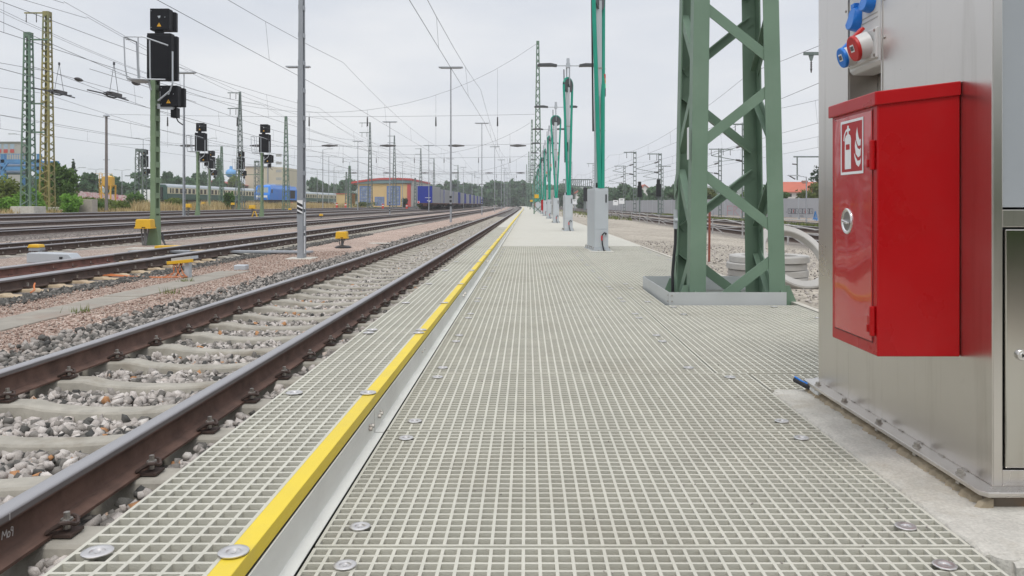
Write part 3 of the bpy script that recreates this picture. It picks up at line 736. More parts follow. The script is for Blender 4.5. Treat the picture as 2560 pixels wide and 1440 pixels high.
# --- socket panel in the recess (one moulded board that tilts out a little at the foot)
def socket_board():
    t = thing('socket_board', 'white plastic socket board with blue and red plug covers in the cabinet recess', 'socket panel', (CX,CY0+.845,1.385))
    b = MB(); poly = [(.10,-.015),(.012,-.015),(.000,.0),(.000,.80),(.10,.80)]
    b.prism(poly, 'y', -.14, .14); b.build('housing', m_whitep, t, bevel=.006, seg=3)
    b = MB(); b.prism([(.012,.006),(-.010,.012),(-.010,.125),(.012,.131)], 'y', -.128, .128); b.build('lower_plate', m_whitep, t, bevel=.004)
    b = MB()
    for y in (-.115,.115):
        for z in (.022,.115): b.cyl((-.010,y,z),(-.0125,y,z),.006,n=10)
    b.build('screw', m_bolt, t)
    b = MB(); b.bar((-.001,-.12,.165),(-.001,.10,.165),.002,.003); b.bar((-.001,-.12,.183),(-.001,.12,.183),.002,.003); b.bar((-.001,-.12,.46),(-.001,.12,.46),.002,.003); b.build('moulding_line', M('plastic_line', (.40,.40,.38), .6), t)
    # big round plug covers on angled spouts, red nearer the camera
    for nm, y, z, mt, rr in (('red_socket_cover',-.055,.072,m_sred,.050),('blue_socket_cover',.065,.058,m_blue,.041)):
        s = MB(); d = Vector((-1,0,-.30)).normalized(); p = Vector((-.012,y,z)); q = p + d*(.044 if rr > .045 else .040)
        s.cyl(p, q, rr*1.05, rr*.93, 24); sp = s.build('socket_spout', m_whitep, t, smooth=True)
        c = MB(); c.cyl(q, q + d*.014, rr*1.0, rr*.97, 24); up = Vector((-.30,0,1)).normalized()
        hp = q + up*rr*.98 + d*.006
        c.bar(hp - up*.014 + d*.002, hp + up*.016 - d*.052, .030, .014, up); o = c.build(nm, mt, sp, smooth=True, bevel=.003)
        l = MB(); k = q + d*.0148; sd_ = Vector((0,1,0))
        l.add([k + sd_*.016 - up*.012, k - sd_*.016 - up*.012, k - sd_*.016 + up*.016, k + sd_*.016 + up*.016], [(0,1,2,3)])
        l.build('rating_sticker', m_pict, sp)
        l = MB()
        for i in range(4): 
            kk = k + d*.0006 + sd_*(.010-.0066*i); l.bar(kk - up*.006, kk + up*.009, .0026, .0006, sd_)
        for zz in (-.006,.0095): l.bar(k + d*.0006 + sd_*.011 + up*zz, k + d*.0006 - sd_*.011 + up*zz, .0022, .0006, up)
        l.build('rating_print', m_blk, sp)
    # hinged blue domestic covers
    for y, z in ((-.062,.243),(.062,.198),(-.062,.39),(.062,.345)):
        b = MB(); n = 18; ring0, ring1 = [], []
        for i in range(n):
            a = 2*math.pi*i/n; rr = .046*(1 + .12*abs(math.sin(2*a)))
            ring0.append((0,y+rr*math.cos(a),z+rr*math.sin(a)*1.05)); ring1.append((-.022 - .012*(math.sin(a) < 0),y+rr*.82*math.cos(a),z+rr*.82*math.sin(a)*1.05))
        b.loft([ring0, ring1]); b.box(-.020,.0,y-.018,y+.018,z+.042,z+.060); b.build('blue_flap', m_blue, t, smooth=True, bevel=.002)
    return t
socket_board()
b = MB(); b.tube([(CX+.05,CY0+.74,1.29),(CX+.05,CY0+.74,1.31),(CX+.05,CY0+.74,1.335)], .018, 12); b.tube([(CX+.05,CY0+.74,1.29),(CX+.052,CY0+.742,1.2),(CX+.06,CY0+.75,1.1)], .006, 8)
tag(b.build('cable_gland', m_whitep, smooth=True), 'grey cable gland with dark cable below the socket board in the recess', 'cable gland')
# blue-marked hose end poking out under the flange
b = MB(); b.tube([(CX+.02,CY1+.03,.030),(CX-.055,CY1+.0,.034),(CX-.085,CY1-.01,.046)], .017, 10); 
t = thing('earth_cable', 'black cable end with blue stripe and white ribbed sleeve under the cabinet flange', 'cable', (0,0,0))
b = MB(); b.tube([(CX-.038,CY1-.02,.030),(CX-.060,CY1-.03+.03,.036),(CX-.085,CY1+.06,.048)], .013, 10); b.build('cable', m_blk, t, smooth=True)
b = MB(); b.tube([(CX-.052,CY1-.015,.044),(CX-.070,CY1+.015,.0505),(CX-.088,CY1+.055,.0615)], .004, 6); b.build('blue_stripe', m_blue, t)
b = MB()
for i in range(8): b.lathe([(.011,-.006),(.0145,0),(.011,.006)], 12, (CX-.036,CY1-.115+.0125*i,.022+.0008*i), 'y')
b.build('ribbed_sleeve', m_whitep, t, smooth=True)

# ---------------------------------------------------------------- red extinguisher box on the cabinet side
def fire_box(loc, label):
    t = thing('extinguisher_box', label, 'extinguisher box', loc)      # origin: near bottom corner at the cabinet wall
    D = .25; L = .353; zt0 = .80; zt1 = .832
    b = MB(); b.prism([(0,0),(-D,0),(-D,zt0-.002),(0,zt1-.003)], 'y', 0, L); b.build('body', m_red, t, bevel=.004, seg=3)
    b = MB(); b.prism([(.0,zt1),(.0,zt1-.043),(-D-.010,zt0-.042),(-D-.010,zt0+.0)], 'y', -.008, L+.012); b.build('lid', m_red, t, bevel=.004, seg=3)
    b = MB(); b.box(-D-.0035,-D+.001,.032,L-.030,.040,zt0-.052); dr = b.build('door', m_redd, t, bevel=.0025, seg=2)
    g = MB(); y0,y1,z0,z1 = .0285,L-.0265,.0365,zt0-.0485; w_ = .0035
    for a in ((y0,y0+w_,z0,z1),(y1-w_,y1,z0,z1)): g.box(-D-.0012,-D+.001,*a)
    g.box(-D-.0012,-D+.001,y0+w_,y1-w_,z0,z0+w_); g.build('door_gap', M('gap_dark_red', (.10,.004,.005), .7), t)
    for z in (.105,.61):
        h = MB(); h.box(-D-.010,-D-.002,.018,.052,z-.038,z+.012); h.cyl((-D-.008,.018,z-.045),(-D-.008,.018,z+.045),.0085,n=10); h.cyl((-D-.010,.036,z-.036),(-D-.010,.036,z-.012),.008,n=8)
        h.build('hinge', m_red, t, bevel=.002)
    # round recessed latch
    yl, zl = .215, .405
    h = MB(); prof = [(.030,-.003),(.034,-.0075),(.0395,-.0085),(.0425,-.006),(.043,-.002)]; h.lathe([(r, -D+z) for r, z in prof], 28, (0,yl,zl), 'x')
    lt = h.build('latch_ring', m_chrome, dr, smooth=True)
    h = MB(); h.lathe([(.0,-D-.0036),(.030,-D-.0046),(.0315,-D-.005)], 24, (0,yl,zl), 'x'); h.build('latch_dish', M('latch_grey', (.30,.29,.28), .35, .9, .1, 20), dr, smooth=True)
    h = MB(); h.bar((-D-.010,yl+.022,zl+.002),(-D-.010,yl-.024,zl-.006),.013,.009,(0,0,1)); h.build('latch_knob', m_chrome, dr, bevel=.003)
    # pictogram: frame, extinguisher, flames (flat film on the door)
    x = -D-.0042
    py0, py1, pz0, pz1 = .088, .266, .558, .735; fw = .0085
    s = MB(); s.add([(x,py0,pz0),(x,py1,pz0),(x,py1,pz1),(x,py0,pz1)], [(0,1,2,3)]); s.build('sign', M('sign_red', (.40,.010,.014), .5), dr)
    x -= .0006; s = MB()
    def q(y0,y1,z0,z1): s.add([(x,y0,z0),(x,y1,z0),(x,y1,z1),(x,y0,z1)], [(0,1,2,3)])
    q(py0,py1,pz0,pz0+fw); q(py0,py1,pz1-fw,pz1); q(py0,py0+fw,pz0+fw,pz1-fw); q(py1-fw,py1,pz0+fw,pz1-fw)
    def U(u, v): return (x, py1 - u*(py1-py0), pz0 + v*(pz1-pz0))        # u runs left to right as seen from the track
    def P(*uv): s.add([U(*p) for p in uv], [tuple(range(len(uv)))])
    P((.19,.10),(.47,.10),(.47,.575),(.47,.66),(.435,.72),(.375,.745),(.295,.745),(.235,.72),(.19,.66))
    P((.305,.745),(.365,.745),(.365,.80),(.305,.80)); P((.27,.80),(.42,.80),(.44,.835),(.37,.855),(.37,.905),(.30,.905),(.30,.855),(.22,.825),(.15,.75),(.125,.64),(.165,.625),(.19,.725),(.235,.785))
    P((.80,.12),(.88,.18),(.90,.28),(.86,.24),(.76,.23),(.68,.30),(.60,.39),(.64,.27),(.70,.17))
    P((.68,.36),(.78,.29),(.88,.32),(.90,.46),(.84,.43),(.76,.46),(.70,.55),(.66,.62),(.64,.50))
    P((.70,.60),(.78,.50),(.88,.50),(.90,.62),(.85,.60),(.80,.66),(.76,.76),(.74,.84),(.69,.72))
    s.build('pictogram', m_pict, dr)
    s = MB(); x -= .0006; P((.245,.46),(.415,.46),(.415,.56),(.245,.56)); s.build('pictogram_label', MATS['sign_red'], dr)
    return t
fb = fire_box((CX-.002, 2.385, .388), 'glossy red fire extinguisher box hung on the near steel cabinet')

# the same cabinets and red boxes farther along the platform
def far_cabinet(y, nth):
    c = thing('switch_cabinet', f'pale steel cabinet far along the platform, carrying the {nth} red box', 'cabinet', (1.309,y,0))
    b = MB(); b.box(0,.7,0,1.325,.055,1.95); b.build('body', m_steel, c, bevel=.003)
    b = MB(); b.prism([(-.056,-.03),(-.04,-.052),(.75,-.052),(.75,1.37),(-.056,1.37)], 'z', 0, .055); b.build('flange', m_steel, c)
    b = MB(); b.box(.036,.664,-.004,.0,.1,.778); b.build('door', m_steel2, c)
    return c
for y, nth in ((60.0,'second'),(118.0,'third')):
    far_cabinet(y, nth); copy_tree(fb, loc=(1.307+bend(y), y-.25, .388), label=f'small red extinguisher box far down the platform, the {nth} from the camera')
# ---------------------------------------------------------------- paints
m_gr = M('mast_green', (.155,.24,.17), .5, 0, .07, 2.5, (.22,.30,.23), .4, 1.3)
m_grd = M('mast_green_weathered', (.12,.20,.145), .6, 0, .15, 2.5, (.20,.21,.14), .5, 1.0)
m_grey = M('galvanised_grey', (.31,.33,.355), .5, .2, .06, 4)
m_greyl = M('galvanised_light', (.47,.50,.53), .45, .2, .06, 3, (.36,.38,.40), .4, 1.5)
m_alu = M('aluminium_kerb', (.56,.58,.585), .45, .35, .04, 3)
m_gold = M('mast_ochre', (.27,.235,.085), .6, 0, .2, 1.2, (.10,.18,.12), .95, .45)
m_steelg = M('mast_grey_green', (.15,.185,.175), .6, 0, .12, 2)
m_sign_y = M('equipment_yellow', (.72,.42,.02), .45, 0, .05, 5, (.50,.30,.04), .3, 5)
m_wire = M('wire_dark', (.09,.095,.105), .6, .3, .1, 1)
m_ins = M('insulator_brown', (.05,.045,.045), .4)

def lattice_mast(name, label, loc, h, w0, w1, leg, step, mat, group, zb=0.0, full=False, arms=(), cat='mast', d0=None, cap=True):
    """four corner angles with zigzag bracing on each face; w0, d0 at the foot, w1 at the head"""
    d0 = d0 or w0; t = thing(name, label, cat, loc, 0, group)
    def wx(z): f = max(0,z)/h; return (w0 + (w1-w0)*f)/2
    def dy(z): f = max(0,z)/h; return (d0 + (w1-d0)*f)/2
    th = leg*.09
    for sx in (-1,1):
        for sy in (-1,1):
            b = MB(); rings = []
            def L(z):
                x, y = sx*wx(z), sy*dy(z); ix, iy = -sx, -sy
                return [(x,y,z),(x+ix*leg,y,z),(x+ix*leg,y+iy*th,z),(x+ix*th,y+iy*th,z),(x+ix*th,y+iy*leg,z),(x,y+iy*leg,z)]
            b.loft([L(zb), L(h)]); b.build('corner_leg', mat, t, bevel=.002 if full else 0)
    nodes = []; z = zb + .02; 
    while z < h - step*.5:
        nodes.append(z); z += step*max(.55, 1 - .30*z/h)
    nodes.append(min(h-.05, z))
    bw = leg*.62; bt = leg*.085
    for face in range(4):
        b = MB()
        for i in range(len(nodes)-1):
            za, zc = nodes[i] + .11*leg/.144, nodes[i+1] - .11*leg/.144
            s = (1 if i % 2 else -1)*(1 if face in (0,3) else -1)
            if face in (0,2):
                y = (-1 if face == 0 else 1); s = s if face == 0 else s
                off = th + bt/2 + .001
                p = (s*(wx(za)-leg*.45), y*(dy(za)-off), za); q = (-s*(wx(zc)-leg*.45), y*(dy(zc)-off), zc); up = (0,y,0)
                if face == 0: b.bar(p, q, bw, bt, up)
                else: b.bar(p, q, bw, bt, up)
                d_, s_, u_ = frame(Vector(q)-Vector(p), up); o_ = s_*(bw/2-bt/2) - u_*(bw*.3+bt/2) ; b.bar(Vector(p)+o_, Vector(q)+o_, bt, bw*.6, up)
            else:
                x = (-1 if face == 1 else 1); off = th + bt/2 + .001
                p = (x*(wx(za)-off), s*(dy(za)-leg*.45), za); q = (x*(wx(zc)-off), -s*(dy(zc)-leg*.45), zc); up = (x,0,0)
                b.bar(p, q, bw, bt, up)
                d_, s_, u_ = frame(Vector(q)-Vector(p), up); o_ = s_*(bw/2-bt/2) - u_*(bw*.3+bt/2); b.bar(Vector(p)+o_, Vector(q)+o_, bt, bw*.6, up)
        b.build('bracing', mat, t)
    if cap:
        b = MB(); b.box(-w1/2-.004,w1/2+.004,-w1/2-.004,w1/2+.004,h-.30,h+.02); b.build('head_plate', mat, t)
    for a in arms: a(t, mat)
    return t
def arm(z, x0, x1, th=.09, hang=()):
    def f(t, mat):
        b = MB(); b.bar((x0,0,z),(x1,0,z),th,th*1.2); b.build('cross_arm', mat, t)
        for hx in hang:
            i = MB(); i.lathe([(.015,z-.05),(.05,z-.2),(.02,z-.25),(.05,z-.35),(.02,z-.4),(.05,z-.5),(.02,z-.55),(.05,z-.65),(.015,z-.8)], 8, (hx,0,0)); i.build('insulator', m_ins, t)
    return f
# the near tower on the platform, with gussets, conduit and the aluminium kerb round its foot
TW = lattice_mast('lattice_tower', 'big green lattice tower standing in an aluminium kerb on the platform', (1.829,7.245,0), 15.2, .845, .30, .140, .755, m_gr, 'green lattice towers in the platform line', zb=-.27, full=True, d0=.77)
b = MB()
for sx in (-1,1):
    for sy in (-1,1):
        x, y = sx*.4225, sy*.385
        b.prism([(x+sx*.002,-.30),(x+sx*.19,-.30),(x+sx*.19,-.22),(x+sx*.04,.14),(x+sx*.002,.14)], 'y', y-sy*.045-.006, y-sy*.045+.006)
        b.prism([(y+sy*.002,-.30),(y+sy*.16,-.30),(y+sy*.16,-.22),(y+sy*.03,.10),(y+sy*.002,.10)], 'x', x-sx*.05-.006, x-sx*.05+.006)
b.build('gusset', m_gr, TW)
for z, s in ((.36,-1),(.98,1)):
    b = MB(); b.add([(-.4225,.20,z),(-.4225+.004,.24,z+.18*s),(-.4225+.004,.31,z+.09*s)], [(0,1,2)]); b.prism([(.22,z),(.335,z+.09*s),(.335,z-.09*s)], 'x', -.420, -.412); b.build('gusset', m_gr, TW)
b = MB(); b.tube([(-.475,.10,-.03),(-.478,.10,.20),(-.462,.11,.38),(-.448,.12,.48),(-.446,.12,.62)], .014, 8); b.build('cable', m_blk, TW, smooth=True)
b = MB(); b.cyl((-.446,.12,.62),(-.446,.12,.80),.019,n=10); b.cyl((-.46,.12,.70),(-.43,.12,.70),.03,n=8); b.build('cable_end', m_greyl, TW)
b = MB(); b.box(-.4235,-.4225,-.375,-.30,1.24,1.52); b.build('number_plate', m_pict, TW)
b = MB(); b.cyl((3.20,13.9,-.25),(3.21,13.9,.72),.020,n=8); tag(b.build('survey_rod', M('rust_rod', (.25,.075,.05), .8)), 'thin rust-red rod stuck in the rubble behind the lattice tower', 'rod')
t = thing('tower_kerb', 'low aluminium upstand round the foot of the lattice tower', 'kerb', (0,0,0))
b = MB(); b.box(1.196,1.20,6.676,8.17,-.04,.106); b.build('side_plate', m_alu, t)
b = MB(); b.box(1.198,2.19,6.670,6.675,-.04,.106); b.build('front_plate', m_alu, t)
b = MB(); b.box(1.20,2.30,8.171,8.176,-.04,.106); b.build('back_plate', m_alu, t)
b = MB()
for z in (.030,.078): b.cyl((1.222,6.6695,z),(1.222,6.664,z),.0075,n=8); b.cyl((1.1955,6.70,z),(1.190,6.70,z),.006,n=8)
b.build('rivet', m_bolt, t)
o = MB().box(1.2,2.30,6.67,8.17,-.31,-.29).build('tower_foundation', m_pad); tag(o, 'concrete foundation sunk inside the tower kerb', 'foundation')
# towers farther along the platform
def far_tower(x, y, h, label):
    t = lattice_mast('lattice_tower', label, (x,y,0), h, .76, .26, .10, .80, m_grd, 'green lattice towers in the platform line')
    return t
T2 = far_tower(.94, 70, 15.3, 'green lattice tower with small yellow plate, second along the platform')
b = MB(); b.box(-.30,.08,-.40,-.385,1.40,1.73); b.build('yellow_plate', m_sign_y, T2)
b = MB(); b.box(-.3,.2,-.41,-.40,1.05,1.07)
T3 = far_tower(.80, 134, 15.2, 'green lattice tower third along the platform, beside the second one')
b = MB(); b.box(-.30,.15,-.40,-.385,1.3,1.6); b.build('yellow_plate', m_sign_y, T3)
far_tower(.45, 212, 15, 'slim distant lattice tower, fourth along the platform')
far_tower(-.2, 280, 15, 'slim distant lattice tower, last visible along the platform')

# ---------------------------------------------------------------- hose columns
m_hose = M('hose_green', (.006,.30,.205), .42, 0, .06, 3)
m_cabg = M('column_grey', (.50,.535,.56), .45, .1, .05, 2, (.36,.38,.40), .3, 1)
m_lampd = M('lamp_charcoal', (.075,.08,.085), .5)
m_amber = M('beacon_amber', (.75,.30,.03), .3); m_bgreen = M('beacon_green', (.10,.65,.25), .3); m_bred = M('beacon_red', (.6,.06,.03), .3)
def hose_column(yaw):
    """origin at the front centre of the foot"""
    t = thing('hose_column', 'x', 'hose column', (0,0,0))
    b = MB(); b.prism([(-.125,0),(.125,0),(.125,1.05),(-.06,1.05),(-.125,.98)], 'z', .05, 1.13); b.build('cabinet', m_cabg, t, bevel=.006)
    b = MB(); b.prism([(-.165,-.045),(.165,-.045),(.165,1.10),(-.165,1.10)], 'z', .0, .022); b.prism([(-.15,-.03),(.15,-.03),(.15,1.08),(-.15,1.08)], 'z', .028, .05); b.build('base_plate', m_cabg, t)
    for i in range(5):
        b = MB()
        for sx in (-.148,.148): b.cyl((sx,.02+.24*i,.022),(sx,.02+.24*i,.075),.012,n=6)
        if i == 0:
            for x in (-.06,.06): b.cyl((x,-.045,.012),(x,-.047,.012),.010,n=8)
        b.build('foot_bolt', m_bolt, t)
    b = MB(); b.box(-.115,.118,-.006,-.001,.40,1.10); d = b.build('door', m_cabg, t, bevel=.003)
    b = MB(); b.box(.070,.094,-.018,-.006,.88,1.03); b.build('handle', m_blk, d, bevel=.003)
    b = MB(); b.box(-.115,.118,-.006,-.001,.075,.392); b.build('lower_cover', m_cabg, t, bevel=.003)
    b = MB(); b.tube([(.078,-.006,.30),(.078,-.03,.325),(.045,-.05,.335),(.008,-.055,.30),(-.002,-.055,.23),(.010,-.055,.12),(.034,-.05,.03),(.045,-.045,.0)], .0125, 8); b.build('cable_loop', m_blk, t, smooth=True)
    b = MB(); b.tube([(.001,-.0555,.285),(-.0035,-.0555,.25),(-.001,-.0555,.20)], .0155, 8); b.build('red_sleeve', m_sred, t, smooth=True)
    b = MB(); b.box(-.12,.12,.02,1.0,1.13,1.145); b.cyl((-.045,.25,1.145),(-.045,.25,1.22),.08,n=14); b.build('top_plate', m_cabg, t)
    b = MB(); b.cyl((-.045,.10,1.15),(-.045,.10,1.24),.045,n=12); b.cyl((-.07,.06,1.19),(.02,.06,1.19),.03,n=10); b.build('valve', m_blk, t, smooth=True)
    b = MB(); b.box(-.075,.055,.30,.42,1.145,4.62); b.build('column', m_cabg, t, bevel=.006)
    b = MB(); b.cyl((-.105,.33,2.2),(-.135,.33,5.2),.017,n=8); b.build('conduit', m_blk, t)
    b = MB()
    for z in (3.35,2.2): b.box(-.06,.06,.295,.425,z,z+.03); b.cyl((-.09,.36,z+.015),(.13,.36,z+.015),.008,n=6)
    b.build('clamp', m_bolt, t)
    b = MB(); b.box(-.03,.0,.285,.30,2.55,2.85); b.build('junction_box', m_blk, t)
    # beacon stack
    bc = MB(); bc.cyl((.105,.34,2.85),(.105,.34,3.0),.028,n=10); bo = bc.build('beacon', m_blk, t)
    for z, mt, nm in ((3.0,m_bgreen,'green_lens'),(3.09,m_amber,'amber_lens'),(3.18,m_bred,'red_lens')):
        bc = MB(); bc.cyl((.105,.34,z),(.105,.34,z+.08),.028,n=10); bc.build(nm, mt, bo)
    # wheel on its swivel, carrying the hose
    c, s = math.cos(yaw), math.sin(yaw); cz = 4.70; cy = .36; Rr = .245
    def W(u, v, k=0): return (u*c - k*s, cy + u*s + k*c, cz + v)      # u along the wheel, k along its axle
    b = MB()
    n = 28
    for k0, k1, r0 in ((-.035,-.020,Rr),(.020,.035,Rr),(-.020,.020,Rr-.05)):
        b.loft([[W(r0*math.cos(2*math.pi*i/n), r0*math.sin(2*math.pi*i/n), kk) for i in range(n)] for kk in (k0,k1)])
    b.cyl(W(0,0,-.06),W(0,0,.06),.045,n=12); wl = b.build('pulley', m_lampd, t, smooth=True)
    b = MB()
    for kk in (-.055,.055): b.bar(W(0,-.02,kk),W(0,.62,kk),.05,.012,(c,s,0))
    b.box(-.065,.065,cy-.065,cy+.065,5.26,5.40); b.cyl((0,cy,5.40),(0,cy,5.56),.05,n=10); b.build('swivel_fork', m_greyl, t)
    hose = []; topz = cz
    Rh = Rr - .02
    e_l, e_r = Vector((-.026,.04,1.14)), Vector((.026,.04,1.14)); q_l, q_r = Vector(W(-Rh,-.10)), Vector(W(Rh,-.10))
    p_l = [e_l.lerp(q_l, k) for k in (0,.25,.5,.75)]
    p_r = [e_r.lerp(q_r, k) for k in (.75,.5,.25,0)]
    arcp = [Vector(W(Rh*math.cos(a), Rh*math.sin(a))) for a in [math.pi - math.pi*i/12 for i in range(13)]]
    pts = p_l + [q_l] + arcp + [q_r] + p_r
    b = MB(); b.tube(pts, .039, 10); b.build('hose', m_hose, t, smooth=True)
    # twin lamp arms
    b = MB(); b.cyl((-.42,cy,5.33),(.42,cy,5.33),.022,n=8); b.build('lamp_arm', m_greyl, t)
    for sg in (-1,1):
        b = MB(); b.prism([(sg*.36,5.29),(sg*.50,5.30),(sg*.98,5.30),(sg*1.0,5.35),(sg*.92,5.39),(sg*.56,5.40),(sg*.36,5.36)], 'y', cy-.10, cy+.10); b.build('lamp_head', m_lampd, t, bevel=.01)
    return t
YW = [R(58),R(50),R(12),R(65),R(70),R(30),R(55),R(40),R(60),R(35),R(50),R(20)]
ORD = ['first','second','third','fourth','fifth','sixth','seventh','eighth','ninth','tenth','eleventh','twelfth','thirteenth','fourteenth','fifteenth','sixteenth','seventeenth']
for i in range(14):
    y = 14.3 + 10.85*i; t = hose_column(YW[i % len(YW)])
    t.location = ((1.345 if i == 0 else 1.325) + bend(y), y, 0); t.rotation_euler = (0,0,R(3.5) if i == 0 else R(1))
    tag(t, f'grey service column with green hose over a pulley, ' + ('nearest' if i == 0 else ORD[i]) + ' of the platform row', None, 'hose columns on the platform')
o = MB().box(1.12,1.55,13.95,15.75,.0,.006).build('base_slab', m_slab); tag(o, 'thin pale slab below the nearest hose column', 'slab')

# ---------------------------------------------------------------- battened channel posts (lamp masts, signal posts, catenary masts)
def channel_post(w, d, h, mat, parent, pitch=.55, bat=.13, z0=0.0, taper=1.0, t=.012, nm='post'):
    b = MB()
    fl = d*.22
    def ring(y0, sg, z, k):
        ww = w*k/2; yy = y0*k
        return [(-ww,yy,z),(ww,yy,z),(ww,yy+sg*fl,z),(ww-t,yy+sg*fl,z),(ww-t,yy+sg*t,z),(-ww+t,yy+sg*t,z),(-ww+t,yy+sg*fl,z),(-ww,yy+sg*fl,z)]
    b.loft([ring(-d/2, 1, z0, 1), ring(-d/2, 1, z0+h, taper)]); b.loft([ring(d/2, -1, z0, 1), ring(d/2, -1, z0+h, taper)])
    z = z0 + .02
    while z < z0 + h - bat:
        k = 1 + (taper-1)*(z-z0)/h
        for sx in (-1,1): b.box(*sorted((sx*w*k/2, sx*(w*k/2+.006))), -d*k/2+.004, d*k/2-.004, z, z+bat)
        z += pitch
    b.box(-w*taper/2,w*taper/2,-d*taper/2+t+.001,d*taper/2-t-.001,z0+h-.01,z0+h)
    return b.build(nm, mat, parent)
# ---------------------------------------------------------------- lamp masts with flat T heads
def lamp_mast(x, y, h, label, w=.117, d=.28, head=True, group='T-headed lamp masts', taper=.62):
    zg = ter(x); t = thing('lamp_mast', label, 'lamp mast', (x + bend(y), y, zg), 0, group)
    channel_post(w, d, h-2.2, m_grey, t, pitch=.62, bat=.10, taper=taper)
    b = MB(); b.cyl((0,0,h-2.25),(0,0,h),.045,.038,8); b.build('top_tube', m_grey, t)
    if head:
        b = MB(); b.box(-.82,.82,-.20,.20,h,h+.09); b.box(-.70,.70,-.17,.17,h-.035,h); b.build('lamp_head', m_greyl, t, bevel=.02)
    return t
HL = 10.55
ROWN = ['second','third','fourth','fifth','sixth','seventh','eighth']
t = lamp_mast(-5.08, 17.8, HL, 'thick light grey battened mast on a concrete foot, nearest of all masts by the track', w=.120, d=.29, group='T-headed lamp masts')
b = MB()
for z0, z1, m in ((.02,.52,0),(.58,1.05,0),(1.12,1.28,0)): b.box(.0605,.0635,-.055,.055,z0,z1)
b.build('white_board', m_pict, t)
b = MB(); b.box(-.061,.061,-.1495,-.146,1.02,1.32); bd = b.build('warning_board', m_pict, t)
b = MB()
for k in range(3):
    z = 1.02 + .10*k; b.add([(-.061,-.1503,z),(.061,-.1503,z-.06 if z > 1.05 else z),(.061,-.1503,z+.0),(-.061,-.1503,z+.06)], [(0,1,2,3)])
b.build('black_stripe', m_blk, bd)
b = MB(); b.box(-.30,.30,-.32,.32,-.06,.025); b.build('concrete_foot', m_pad, t, bevel=.02)
for i, y in enumerate((54,91,128,166,204,242,280)):
    t = lamp_mast(-5.22, y, HL, f'slim grey lamp mast with flat T head, {ROWN[i]} in the row beside the nearest track')
    if i < 5:
        b = MB()
        for k in range(3): b.box(-.075,.075,-.165,-.142,1.1+.28*k,1.24+.28*k)
        b.build('warning_bands', m_blk, t)
for i, y in enumerate((54,90,126,163,200,238,276)):
    t = lamp_mast(-15.65, y, HL, f'slim T-headed grey lamp mast, {["first","second","third","fourth","fifth","sixth","seventh"][i]} in the row between third and fourth tracks')
    if i == 1:
        b = MB()
        for k in range(4): b.box(-.075,.075,-.165,-.142,.4+.3*k,.54+.3*k)
        b.build('warning_bands', m_blk, t)
for i, (px, y, pt) in enumerate(((460,58,195),(895,121,360),(1010,180,420),(1085,235,447))):
    t = lamp_mast(atx(px,y), y, HL, f'slim T-headed grey lamp mast, {["first, beside the tall signal,","second","third","fourth"][i]} of the farthest row')
# slim street-light masts with one or two arms in the depth of the yard
def arm_light(px, py, y, arms, label):
    x = atx(px,y); zg = ter(x); h = atz(py,y) - zg
    t = thing('yard_light', label, 'street light', (x,y,zg), 0, 'slim yard lights with arms')
    b = MB(); b.cyl((0,0,0),(0,0,h),.085,.05,8); b.build('pole', m_grey, t)
    for s in arms:
        b = MB(); b.bar((0,0,h-.05),(s*.9,0,h+.12),.06,.05); b.build('arm', m_grey, t)
        b = MB(); b.box(*sorted((s*.7,s*1.75)),-.16,.16,h+.08,h+.17); b.build('lamp_head', m_greyl, t)
YL = [(358,347,150,(-1,1),'double-armed light behind the tall signal'),(520,347,150,(-1,1),'double-armed light left of the blue tank'),(527,377,170,(-1,1),'lower double-armed light above a small signal'),
  (822,391,180,(-1,1),'double-armed light left of the yellow hall'),(874,405,190,(-1,1),'double-armed light beside the green post by the hall'),(835,418,185,(1,),'single-armed light left of the hall'),(840,430,230,(-1,1),'small double-armed light left of the hall'),
  (960,420,220,(-1,1),'double-armed light behind the yellow hall roof'),(1001,430,240,(-1,1),'small double-armed light behind the right of the hall'),(187,421,130,(1,),'single-armed light beside the dark spruce'),
  (53,337,110,(-1,),'light with one arm behind the green lattice mast'),(807,374,135,(1,),'tall plain light pole right of the near mast'),(240,424,170,(-1,1),'small double light over the yellow silo'),(305,426,170,(-1,1),'small double light right of the yellow silo'),
  (1180,433,260,(-1,1),'small double light above the container train'),(1275,446,300,(-1,1),'tiny double light over the distant wood'),(793,425,210,(-1,1),'small double light above the right coaches'),(1260,426,270,(-1,1),'small double light right of the lamp row'),
  (2016,442,75,(-1,),'single-armed light before the red-roofed house')]
for px, py, y, a, l in YL: arm_light(px, py, y, a, 'grey ' + l)
# mushroom-headed lamp pole
x, y = atx(266,70), 70; zg = ter(x)
t = thing('lamp_post', 'brown-grey pole with small mushroom lamp, standing alone left of the tall signal', 'lamp post', (x,y,zg))
h = atz(292,70)-zg; b = MB(); b.cyl((0,0,0),(0,0,h),.14,.10,10); b.build('pole', M('pole_brown', (.20,.18,.17), .8), t)
b = MB(); b.lathe([(.10,h),(.30,h+.03),(.26,h+.12),(.12,h+.2),(0,h+.22)], 14); b.build('lamp_shade', m_grey, t, smooth=True)
b = MB(); b.bar((-.3,0,h*.55),(.3,0,h*.55),.04,.04); b.build('step', m_grey, t)

